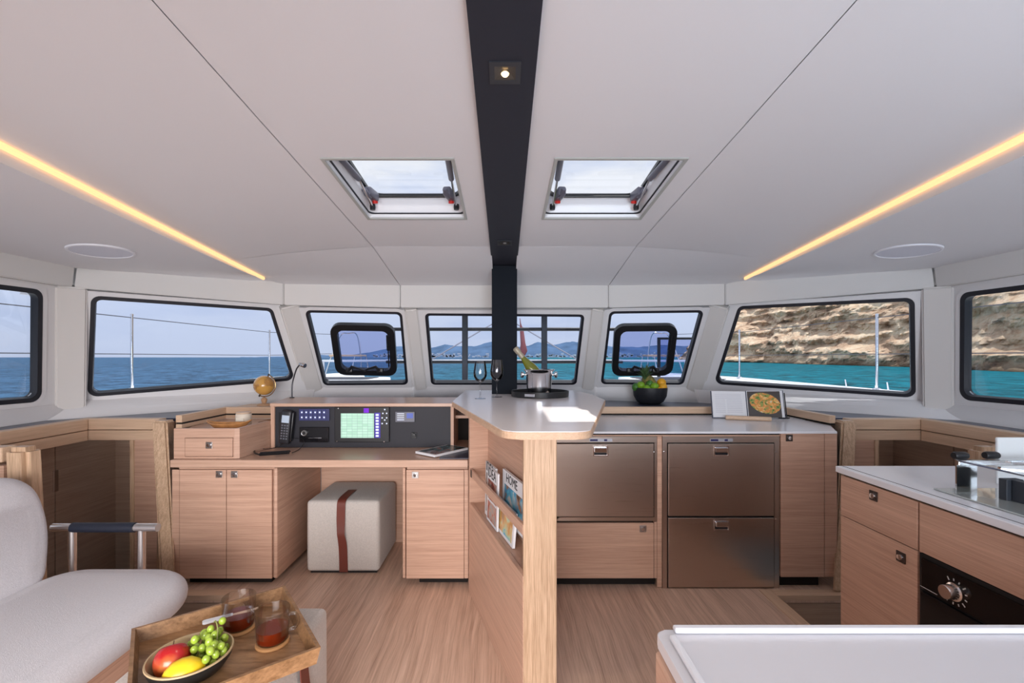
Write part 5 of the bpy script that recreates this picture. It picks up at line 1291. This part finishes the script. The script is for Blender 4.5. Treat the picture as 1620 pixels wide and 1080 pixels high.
obj('wooden_base', bx(-2.25, -1.47, -1.0, 2.0, .0, .312), W_H, t)
ar = .0155
AY = 2.125
def AX(px, py): return P(px, py, AY)
z_ = EYE-(834-PY)*AY/F
xa, xb = (84-PX)*AY/F, (250-PX)*AY/F
obj('armrest_bar', tube(nb(), [(xa, AY, z_), (xb, AY, z_)], .019, 18), ALU, t, smooth=True)
obj('armrest_grip', tube(nb(), [((115-PX)*AY/F, AY, z_), ((214-PX)*AY/F, AY, z_)], .0225, 18), NAVY, t, smooth=True)
for px in (114.5, 224):
    X = (px-PX)*AY/F; obj('armrest_leg', tube(nb(), [(X, AY, z_-.01), (X, AY, .10)], .0165, 14), ALU, t, smooth=True)
obj('armrest_bracket', bx((100-PX)*AY/F, (235-PX)*AY/F, 1.98, 2.14, .08, .12), W_H, t)

# poufs
def rbox(hx, hy, hz, r):
    bm = nb(); h = (hx, hy, hz)
    def cs(a): return [-a+r*k/4 for k in range(5)]+[(-a+r)+(2*(a-r))*k/6 for k in range(1, 6)]+[a-r+r*k/4 for k in range(5)]
    for ax_ in range(3):
        a1, a2 = (ax_+1) % 3, (ax_+2) % 3
        for sg in (-1, 1):
            g = []
            for u in cs(h[a1]):
                row = []
                for v in cs(h[a2]):
                    p = [0, 0, 0]; p[ax_] = sg*h[ax_]; p[a1] = u; p[a2] = v
                    inn = Vector([max(-(h[i]-r), min(h[i]-r, p[i])) for i in range(3)]); d = Vector(p)-inn
                    row.append(bm.verts.new(inn+d.normalized()*r))
                g.append(row)
            for i in range(len(g)-1):
                for j in range(len(g[0])-1): bm.faces.new([g[i][j], g[i+1][j], g[i+1][j+1], g[i][j+1]])
    bmesh.ops.remove_doubles(bm, verts=bm.verts, dist=.00001)
    return bm
def pouf(label, loc, rz, first=None):
    if first is not None: return dup(first, loc, rz, label, 'cube poufs with a leather strap')
    t = thing('cube_pouf', label, 'pouf', loc, 'cube poufs with a leather strap', rz=rz)
    L_ = .235
    bm = rbox(L_, L_, .229, .024)
    for v in bm.verts:
        u, w_, q = v.co.x/L_, v.co.y/L_, v.co.z/.229
        if abs(u) > .99: v.co.x += .008*(1-w_*w_)*(1-q*q)*(1 if u > 0 else -1)
        if abs(w_) > .99: v.co.y += .008*(1-u*u)*(1-q*q)*(1 if w_ > 0 else -1)
        if q > .99: v.co.z += .007*(1-u*u)*(1-w_*w_)
        v.co.z += .243
    obj('cushion', bm, FABP, t, smooth=True, local=True)
    obj('foot_plate', bx(-L_+.02, L_-.02, -L_+.02, L_-.02, 0, .0145), BLACK, t, local=True)
    pth = [(-.006, -.03, .482), (-.006, -.12, .4835), (-.006, -.20, .480), (-.006, -.236, .468), (-.006, -.246, .44), (-.006, -.25, .38), (-.004, -.257, .32), (.0, -.268, .27), (.005, -.262, .23), (.007, -.250, .18), (.008, -.243, .10), (.008, -.238, .016)]
    pth = bez(pth, 5)
    bm = nb(); w2 = .027; A = []
    for i, p in enumerate(pth):
        tn = (pth[min(i+1, len(pth)-1)]-pth[max(i-1, 0)]).normalized(); nr = tn.cross(Vector((1, 0, 0))).normalized(); nr = nr if nr.y < 0 or nr.z > .5 else -nr
        w3 = w2*(1-.12*math.exp(-((p.z-.27)/.05)**2))
        A.append([bm.verts.new(p+Vector((dx*w3, 0, 0))+nr*h_) for dx, h_ in ((-1, 0), (1, 0), (1, .003), (-1, .003))])
    for a_, b2 in zip(A, A[1:]):
        for q in range(4): bm.faces.new([a_[q], a_[(q+1) % 4], b2[(q+1) % 4], b2[q]])
    bm.faces.new(A[0]); bm.faces.new(A[-1][::-1])
    obj('leather_strap', bm, LEATH, t, smooth=True, local=True)
    return t
pf0 = pouf('cream cube pouf with leather strap under the chart desk', (-1.045, 3.175, 0), 0)
pouf('cream cube pouf carrying the wooden tray in the foreground', (-.892, 1.465, 0), PI/2, pf0)

# ------------------------------------------------------------------ wooden tray with tea and fruit
TZ = .4845
Nn = Vector((-.907, 1.095)); Rr = Vector((-.575, 1.352)); Bl = Vector((-1.160, 1.455)); Tt = Vector((-.828, 1.712))
ctr = (Nn+Tt)/2; ux = (Rr-Nn).normalized(); uy = Vector((-ux.y, ux.x)); hw, hd_ = .215, .222
Mt = frame((ctr.x, ctr.y, TZ), (ux.x, ux.y, 0), (uy.x, uy.y, 0))
t = thing('wooden_tray', 'square dark wooden tray lying on the foreground pouf', 'tray', (ctr.x, ctr.y, TZ))
obj('bottom', box(nb(), -hw, hw, -hd_, hd_, 0, .009, M=Mt), TRAYW, t)
RIM = wood('tray_rim_wood', (.50, .31, .17), (.22, .12, .06), (30, 30, 30), rough=.45)
for a in range(4):
    Mr = Mt @ Rm('Z', a*PI/2); h1, h2 = (hd_, hw) if a % 2 == 0 else (hw, hd_)
    bm = nb()
    vs = [bm.verts.new(Mr @ Vector(p)) for p in ((-h2, -h1, .0), (h2, -h1, .0), (h2+.010, -h1-.010, .052), (-h2-.010, -h1-.010, .052), (-h2+.010, -h1+.010, .0091), (h2-.010, -h1+.010, .0091), (h2, -h1, .052), (-h2, -h1, .052))]
    for f in ((0, 1, 2, 3), (4, 7, 6, 5), (3, 2, 6, 7), (0, 4, 5, 1), (0, 3, 7, 4), (1, 5, 6, 2)): bm.faces.new([vs[i] for i in f])
    obj('side', bm, [TRAYW, RIM][0], t)
zt = TZ+.0093
TEA = mat('black_tea', (.20, .022, .004), .05, spec=.6, trans=.25, ior=1.33)
def mug(x, y, ang, label):
    t = thing('glass_mug', label, 'mug', (x, y, zt), 'glass tea mugs on the tray')
    M = T(x, y, zt)
    obj('wooden_base', lathe(nb(), [(0, 0), (.048, 0), (.050, .003), (.049, .009), (.045, .010), (0, .010)], 36, M), mat('coaster_wood', (.52, .27, .11), .45) if 'coaster_wood' not in bpy.data.materials else bpy.data.materials['coaster_wood'], t, smooth=True)
    obj('glass_body', lathe(nb(), [(0, .0105), (.042, .0105), (.047, .016), (.0485, .05), (.0515, .108), (.0510, .1095), (.0500, .108), (.0470, .05), (.0450, .018), (0, .0135)], 40, M), CLEAR, t, smooth=True)
    obj('tea', lathe(nb(), [(0, .0140), (.0425, .0148), (.0455, .02), (.0465, .052), (0, .052)], 40, M), TEA, t, smooth=True)
    d = Vector((math.cos(ang), math.sin(ang), 0)); p = Vector((x, y, zt))
    obj('handle', tube(nb(), bez([p+d*.049+Vector((0, 0, .088)), p+d*.068+Vector((0, 0, .090)), p+d*.078+Vector((0, 0, .068)), p+d*.068+Vector((0, 0, .046)), p+d*.0475+Vector((0, 0, .040))], 6), .0048, 10), CLEAR, t, smooth=True)
mug(-.886, 1.519, -.5, 'glass mug of dark tea on the tray, the one farther back')
mug(-.735, 1.443, .15, 'glass mug of dark tea at the right corner of the tray')
s0, s1 = H(320, 985, .545), H(352, 975, .548)
dd = (s1-s0); dd.z = 0; dd.normalize()
Msp = frame(s0, dd, Vector((-dd.y, dd.x, 0)))
t = thing('spreading_knife', 'small knife with a flat white handle lying over the tray rim', 'knife', tuple(s0))
obj('handle', prism(nb(), rpoly([(0, -.010), (.085, -.007), (.085, .007), (0, .010)], [.008, .002, .002, .008]), -.0035, .0035, Msp), mat('white_handle', (.72, .72, .74), .35), t)
obj('blade', prism(nb(), rpoly([(.0855, -.006), (.13, -.012), (.16, -.004), (.16, .006), (.0855, .006)], .003), -.001, .001, Msp), S_X, t)
# black bowl with fruit
bc = Vector((-.900, 1.305, zt))
t = thing('fruit_dish', 'small dark bowl with a tan rim holding fruit on the tray', 'bowl', tuple(bc))
M = T(*bc)
obj('bowl', lathe(nb(), [(0, 0), (.060, 0), (.085, .014), (.102, .038), (.108, .056)], 48, M), mat('dark_bowl', (.02, .018, .016), .5), t, smooth=True)
obj('inner_and_rim', lathe(nb(), [(.108, .056), (.107, .060), (.103, .060), (.096, .038), (.078, .018), (0, .008)], 48, M), mat('tan_rim', (.50, .36, .20), .5), t, smooth=True)
# apple
ac = P(273, 1036, 1.0); ax = Vector((-.940, 1.287, zt+.050))
m, tt, b = newmat('apple_skin'); N = tt.nodes.new; L = tt.links.new
c = N('ShaderNodeTexCoord'); n = N('ShaderNodeTexNoise'); n.inputs['Scale'].default_value = 9; n.inputs['Detail'].default_value = 5; L(c.outputs['Object'], n.inputs['Vector'])
r = N('ShaderNodeValToRGB'); r.color_ramp.elements[0].position = .50; r.color_ramp.elements[0].color = (.40, .012, .014, 1); r.color_ramp.elements[1].position = .80; r.color_ramp.elements[1].color = (.60, .24, .05, 1)
L(n.outputs['Fac'], r.inputs[0]); L(r.outputs[0], b.inputs['Base Color']); b.inputs['Roughness'].default_value = .22
t = thing('red_apple', 'red apple in the dark bowl on the tray', 'apple', tuple(ax))
Ma = T(*ax) @ Rm('Y', -.35) @ Rm('X', -.5)
R_ = .046
pr = []
for i in range(25):
    a = PI*i/24; rr_ = R_*(1.0+.06*math.cos(2*a)); x_ = math.sin(a)*rr_*1.04; z_a = -math.cos(a)*R_*.95
    if a > 2.4: z_a -= (a-2.4)**2*.032
    if a < .5: z_a += (.5-a)**2*.03
    pr.append((max(x_, 0), z_a))
pr[0] = (0, pr[0][1]); pr[-1] = (0, pr[-1][1])
obj('flesh', lathe(nb(), pr, 32, Ma), m, t, smooth=True)
obj('stem', tube(nb(), [Ma @ Vector((0, 0, R_*.6)), Ma @ Vector((.004, 0, R_*1.05))], .0016, 6), mat('stem_brown', (.12, .07, .03), .7), t)
# lemon
lc = Vector((-.877, 1.243, zt+.046))
t = thing('yellow_lemon', 'smooth yellow lemon in front of the red apple', 'lemon', tuple(lc))
Ml = T(*lc) @ Rm('Z', .55) @ Rm('Y', PI/2-.1)
obj('peel', lathe(nb(), [(0, -.052), (.008, -.049), (.020, -.041), (.033, -.022), (.0365, 0), (.033, .022), (.020, .040), (.009, .047), (.005, .051), (0, .052)], 28, Ml), mat('lemon_peel', (.85, .58, .02), .3, bump=.15, bscale=120), t, smooth=True)
obj('stem_end', lathe(nb(), [(0, .0515), (.004, .052), (.003, .055), (0, .055)], 10, Ml), bpy.data.materials['stem_brown'], t)
# grapes
t = thing('grape_bunch', 'bunch of green grapes at the right of the dark bowl', 'grapes', (-.86, 1.34, zt+.02))
GR = mat('green_grape', (.33, .46, .05), .18, spec=.6, noise_amt=.15, nscale=40, coat=.4)
cen = Vector((-.862, 1.352, zt+.052)); done = []
me0 = None; tries = 0
while len(done) < 44 and tries < 8000:
    tries += 1
    d = Vector((random.gauss(0, .036), random.gauss(0, .036), random.gauss(0, .022)))
    p = cen+d
    rad = math.hypot(p.x-bc.x, p.y-bc.y); hgt = p.z-zt
    if rad > .088 or hgt < .022+max(0, rad-.06)*.6 or hgt > .115-.5*abs(d.x): continue
    if (p-ax).length < .058 or (p-lc).length < .055: continue
    if any((p-q).length < .0175 for q in done): continue
    done.append(p)
for i, p in enumerate(done):
    bm = nb()
    M = Matrix.Rotation(random.uniform(0, 3), 4, 'Z') @ Rm('X', random.uniform(-.8, .8)) @ Matrix.Diagonal((.0105, .0105, .0125, 1))
    bmesh.ops.create_uvsphere(bm, u_segments=14, v_segments=9, radius=1, matrix=T(*p) @ M)
    obj('grape', bm, GR, t, smooth=True)
tw = tube(nb(), bez([cen+Vector((-.02, .03, .05)), cen+Vector((-.005, .015, .062)), cen+Vector((.01, 0, .05)), cen+Vector((.02, -.02, .02))], 5), .0018, 6)
obj('stalk', tw, mat('stalk_green', (.25, .27, .08), .6), t)
print('objects', len(bpy.data.objects))
